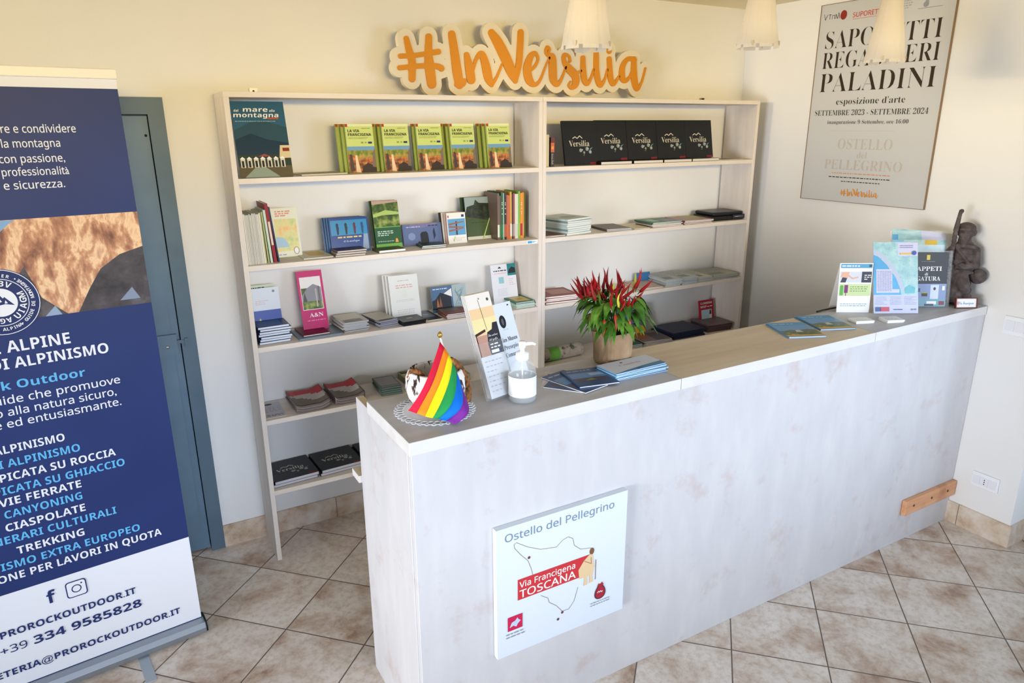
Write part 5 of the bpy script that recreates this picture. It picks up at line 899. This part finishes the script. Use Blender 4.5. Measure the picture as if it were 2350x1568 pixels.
# curved map in an acrylic holder behind
cv = thing('map_holder', 'clear acrylic holder with a curling coastal map behind the other stands', 'map holder', (2.552, -1.306, ZC + .0005), (-R(9), 0, R(-31)))
MB().box(0, .25, .012, .014, 0, .33, GLASS).box(0, .25, 0, .002, 0, .27, GLASS).box(0, .002, .002, .012, 0, .27, GLASS).box(.248, .25, .002, .012, 0, .27, GLASS).obj('pocket', cv)
mb = MB(); nu, nv = 18, 14
def cpt(u, v): return ((.006 + .238*u), .0045 + .0022*math.sin(math.pi*u) + (.022*((v-.78)/.22)**2*(.4+.6*u) if v > .78 else 0), .004 + .335*v - (.02*((v-.78)/.22)**2*(u**2) if v > .78 else 0))
for j in range(nv):
    for i in range(nu):
        u, v = (i+.5)/nu, (j+.5)/nv; sea = v < .93 - .75*u + .06*math.sin(u*9) and u < .5 + .1*math.sin(v*8) and v < .9
        m_ = pm('#b9bed6', .3) if v < .22 else M_SEA if sea else pm('#c2c3dc', .3) if (u > .55 and v > .84) else pm('#d9b42c', .4) if (u > .6 and u < .85 and .80 < v < .84) else M_LAND
        mb.add([cpt(i/nu, j/nv), cpt((i+1)/nu, j/nv), cpt((i+1)/nu, (j+1)/nv), cpt(i/nu, (j+1)/nv)], [(0, 1, 2, 3)], m_, True)
mb.obj('map_sheet', cv)
# black sign in acrylic
tp = thing('table_sign', 'black table sign with white serif capitals in a clear acrylic frame', 'sign', (2.571, -1.366, ZC + .0005), (-R(9), 0, R(-31)))
W, H = .186, .243
MB().box(0, W+.016, .0032, .0055, 0, H+.006, GLASS).box(W+.012, W+.016, -.003, .0055, 0, H+.006, GLASS).box(0, W+.016, -.02, .0055, -.0002, .0018, GLASS).obj('acrylic_frame', tp)
mb = MB().box(.003, W, .0, .0025, .004, H, DARK); p = PR(mb, (.003, -.0003, .004)); W -= .003; H -= .004
p.rect(0, H*.42, W, H, pm('#23272f', .4)).rect(0, 0, W, H*.42, pm('#7f93bd', .35)).up().text('TAPPETI', W*.16, H*.66, H*.078, WHITE, 'S', wd=W*.70).text('di', W*.5, H*.575, H*.05, WHITE, 'S', 'c').text('SEGATURA', W*.10, H*.48, H*.075, WHITE, 'S', wd=W*.74).rect(W*.48, H*.86, W*.56, H*.95, pm('#d9c23a', .4)).bars(W*.36, H*.82, W*.68, H*.84, 1, GREYT, .5)
p.rect(W*.08, H*.27, W*.38, H*.34, pm('#3f4a66', .4)).rect(W*.42, H*.19, W*.56, H*.26, pm('#2e3528', .4)).rect(W*.42, H*.245, W*.56, H*.265, pm('#b0a83a', .4)).rect(W*.62, H*.12, W*.82, H*.40, pm('#cdd8f0', .4)).rect(0, .0, W, H*.14, pm('#6fa2b0', .35)).up().disc(W*.72, H*.33, W*.03, DARK, H*.03).rect(W*.55, H*.04, W*.78, H*.10, WHITE).rect(W*.5, .003, W*.72, H*.05, pm('#3a4460', .4)).rect(W*.84, H*.03, W*.97, H*.10, pm('#8a3a4a', .4)).poly([(W*.2, H*.16), (W*.27, H*.22), (W*.3, H*.15)], pm('#c9b88a', .4)).rect(W*.9, H*.3, W*.96, H*.38, WHITE)
mb.obj('printed_card', tp)
def p_cardw(p, W, H): p.bars(.008, .008, W*.7, H*.8, 4, pm('#c4c8ce', .4), .3)
pile('card', L(3, 'small white business card block', 'in front of the white tent card'), 'card', 2.150, -1.437, ZC + .0001, .082, .056, .0038, ['#eceff2'], -19, 'white card blocks on the counter', p_cardw, .002, WHITE)
pile('card', L(3, 'small white business card block', 'in front of the coastal map panel'), 'card', 2.270, -1.494, ZC + .0001, .076, .062, .0038, ['#eceff2'], -22, 'white card blocks on the counter', p_cardw, .002, WHITE)
fm = thing('name_frame', 'small white name card in a dark red frame before the pilgrim statue', 'frame', (2.752, -1.494, ZC + .0005), (-R(10), 0, R(-28)))
fr = MB(); FR_ = pm('#6a241c', .45, name='red_brown_frame')
for a, b, c, d in ((0, .098, 0, .004), (0, .098, .042, .046), (0, .004, .004, .042), (.094, .098, .004, .042)): fr.box(a, b, -.006, .004, c, d, FR_)
fr.obj('frame', fm); mb = MB().box(.004, .094, -.002, .002, .004, .042, WHITE); p = PR(mb, (.004, -.0023, .004)); p.text('Via Francigena', .012, .013, .013, pm('#5f86b0', .5), 'c', wd=.066).rect(.005, .012, .011, .026, pm('#d98a9a', .5)); mb.obj('card', fm)
# black cable at the back edge
tag(MB().tube([(2.17, -1.2335, ZC + .004), (2.22, -1.232, ZC + .006), (2.28, -1.2315, ZC + .006), (2.33, -1.233, ZC + .0042)], .004, BLACK, 8).obj('cable'), 'black cable lying on the back edge of the counter by the card stand', 'cable')

# ---- clay pilgrim statue
def clay(parts, voxel, smooth):
    bm = bmesh.new()
    for p_ in parts:
        if p_[0] == 'e':
            _, c, r = p_; m_ = Matrix.Translation(c) @ Matrix.Diagonal((*r, 1)); bmesh.ops.create_icosphere(bm, subdivisions=3, radius=1, matrix=m_)
        else:
            _, a, b, ra, rb = p_; a, b = Vector(a), Vector(b); n_ = 9
            for i in range(n_): t = i/(n_-1); bmesh.ops.create_icosphere(bm, subdivisions=2, radius=ra + (rb-ra)*t, matrix=Matrix.Translation(a.lerp(b, t)))
    me = bpy.data.meshes.new('tmp'); bm.to_mesh(me); bm.free(); o = bpy.data.objects.new('tmp', me); col.objects.link(o)
    rm = o.modifiers.new('r', 'REMESH'); rm.mode = 'VOXEL'; rm.voxel_size = voxel; sm = o.modifiers.new('s', 'SMOOTH'); sm.iterations = smooth; sm.factor = .5
    bpy.context.view_layer.update(); e = o.evaluated_get(bpy.context.evaluated_depsgraph_get()); me2 = bpy.data.meshes.new_from_object(e)
    bpy.data.objects.remove(o); bpy.data.meshes.remove(me)
    for q in me2.polygons: q.use_smooth = True
    return me2
body = [('e', (-.002, .006, .012), (.070, .036, .016))] + [('e', (cx_, .006, z), (rx, .032, .030)) for z, rx, cx_ in ((.03, .072, .0), (.06, .069, -.002), (.09, .064, -.003), (.12, .059, -.002), (.15, .054, .0), (.18, .048, .004), (.21, .049, .008), (.235, .048, .010), (.255, .038, .008))] + [
    ('e', (.004, .004, .285), (.026, .026, .028)), ('e', (.004, -.004, .318), (.030, .031, .038)), ('e', (.004, .006, .336), (.037, .036, .026)), ('e', (.036, .006, .318), (.010, .018, .016)), ('e', (-.028, .006, .318), (.008, .016, .014)),
    ('e', (-.004, -.036, .317), (.006, .008, .011)), ('e', (-.015, -.028, .312), (.010, .010, .010)), ('e', (.008, -.029, .312), (.010, .010, .010)), ('c', (-.003, -.026, .300), (-.004, -.032, .262), .020, .009), ('e', (-.004, -.030, .334), (.026, .010, .007)),
    ('c', (.052, .0, .240), (.060, -.016, .180), .020, .018), ('c', (.060, -.018, .178), (.014, -.042, .172), .018, .014), ('e', (.002, -.044, .178), (.014, .012, .013)),
    ('c', (-.030, .0, .245), (-.056, -.012, .222), .020, .017), ('c', (-.056, -.014, .222), (-.046, -.030, .200), .016, .013), ('e', (-.043, -.034, .200), (.014, .014, .012)),
    ('c', (-.056, .008, .22), (-.064, .008, .03), .016, .022), ('c', (-.030, -.026, .17), (-.034, -.034, .02), .011, .016), ('c', (-.010, -.028, .15), (-.014, -.040, .02), .010, .014),
    ('c', (.010, -.026, .125), (.024, -.046, .088), .030, .028), ('c', (.024, -.046, .086), (.040, -.030, .034), .026, .020), ('c', (.040, -.034, .03), (.060, -.054, .016), .020, .014), ('c', (.006, -.036, .07), (.010, -.048, .016), .016, .014),
    ('c', (-.024, -.028, .250), (.044, -.032, .168), .007, .008), ('c', (-.034, -.026, .150), (.048, -.028, .146), .009, .009), ('c', (-.034, -.022, .262), (.042, -.022, .258), .011, .011)]
stt = thing('pilgrim_statue', 'grey clay statue of a bearded pilgrim with a tall staff by the right wall', 'statue', (2.835, -1.436, ZC + .004), (0, 0, R(-54)))
for nm_, parts, vx, sm_ in (('figure', body, .0035, 3), ('staff', [('c', (-.044, -.036, .01), (-.041, -.036, .20), .0105, .0095), ('c', (-.041, -.036, .20), (-.040, -.030, .33), .0095, .0115), ('c', (-.040, -.030, .33), (-.034, -.028, .412), .0115, .0085), ('e', (-.030, -.028, .412), (.009, .009, .010))], .003, 2), ('shoulder_bag', [('e', (.078, -.004, .128), (.035, .022, .035)), ('e', (.076, -.022, .132), (.018, .01, .018)), ('c', (.066, .0, .16), (.055, .0, .235), .006, .007)], .003, 2)):
    me = clay(parts, vx, sm_); me.name = nm_; me.materials.append(M_CLAY); o = bpy.data.objects.new(nm_, me); col.objects.link(o); o.parent = stt

# ================================================================== fittings on the right wall
def plate(label, name, y, z, wd, h, slots):
    r = thing(name, label, 'wall fitting', (XW - .001, y, z), (0, 0, R(-90)))
    bx(0, wd, -.008, 0, 0, h, pm('#eef0f4', .35, name='fitting_white')).obj('cover_plate', r, bevel=.003)
    for k, s in enumerate(slots):
        a, b = wd*.06 + k*wd*.30, wd*.06 + k*wd*.30 + wd*.27; m_ = MB().box(a, b, -.0105, -.008, h*.22, h*.78, pm('#e6e8ee', .35)); 
        if s == 'socket':
            for zz in (.36, .5, .64): m_.tube([((a+b)/2, -.0112, h*zz), ((a+b)/2, -.0104, h*zz)], .0026, BLACK, 8)
        m_.obj('socket' if s == 'socket' else 'rocker', r)
    return r
plate('white socket plate low on the right wall above the skirting', 'socket_plate', -1.621, .232, .118, .072, ['blank', 'socket', 'blank'])
plate('white switch plate high on the right wall just past the counter', 'switch_plate', -1.622, .975, .14, .082, ['switch', 'switch', 'switch'])
bpy.context.view_layer.update()
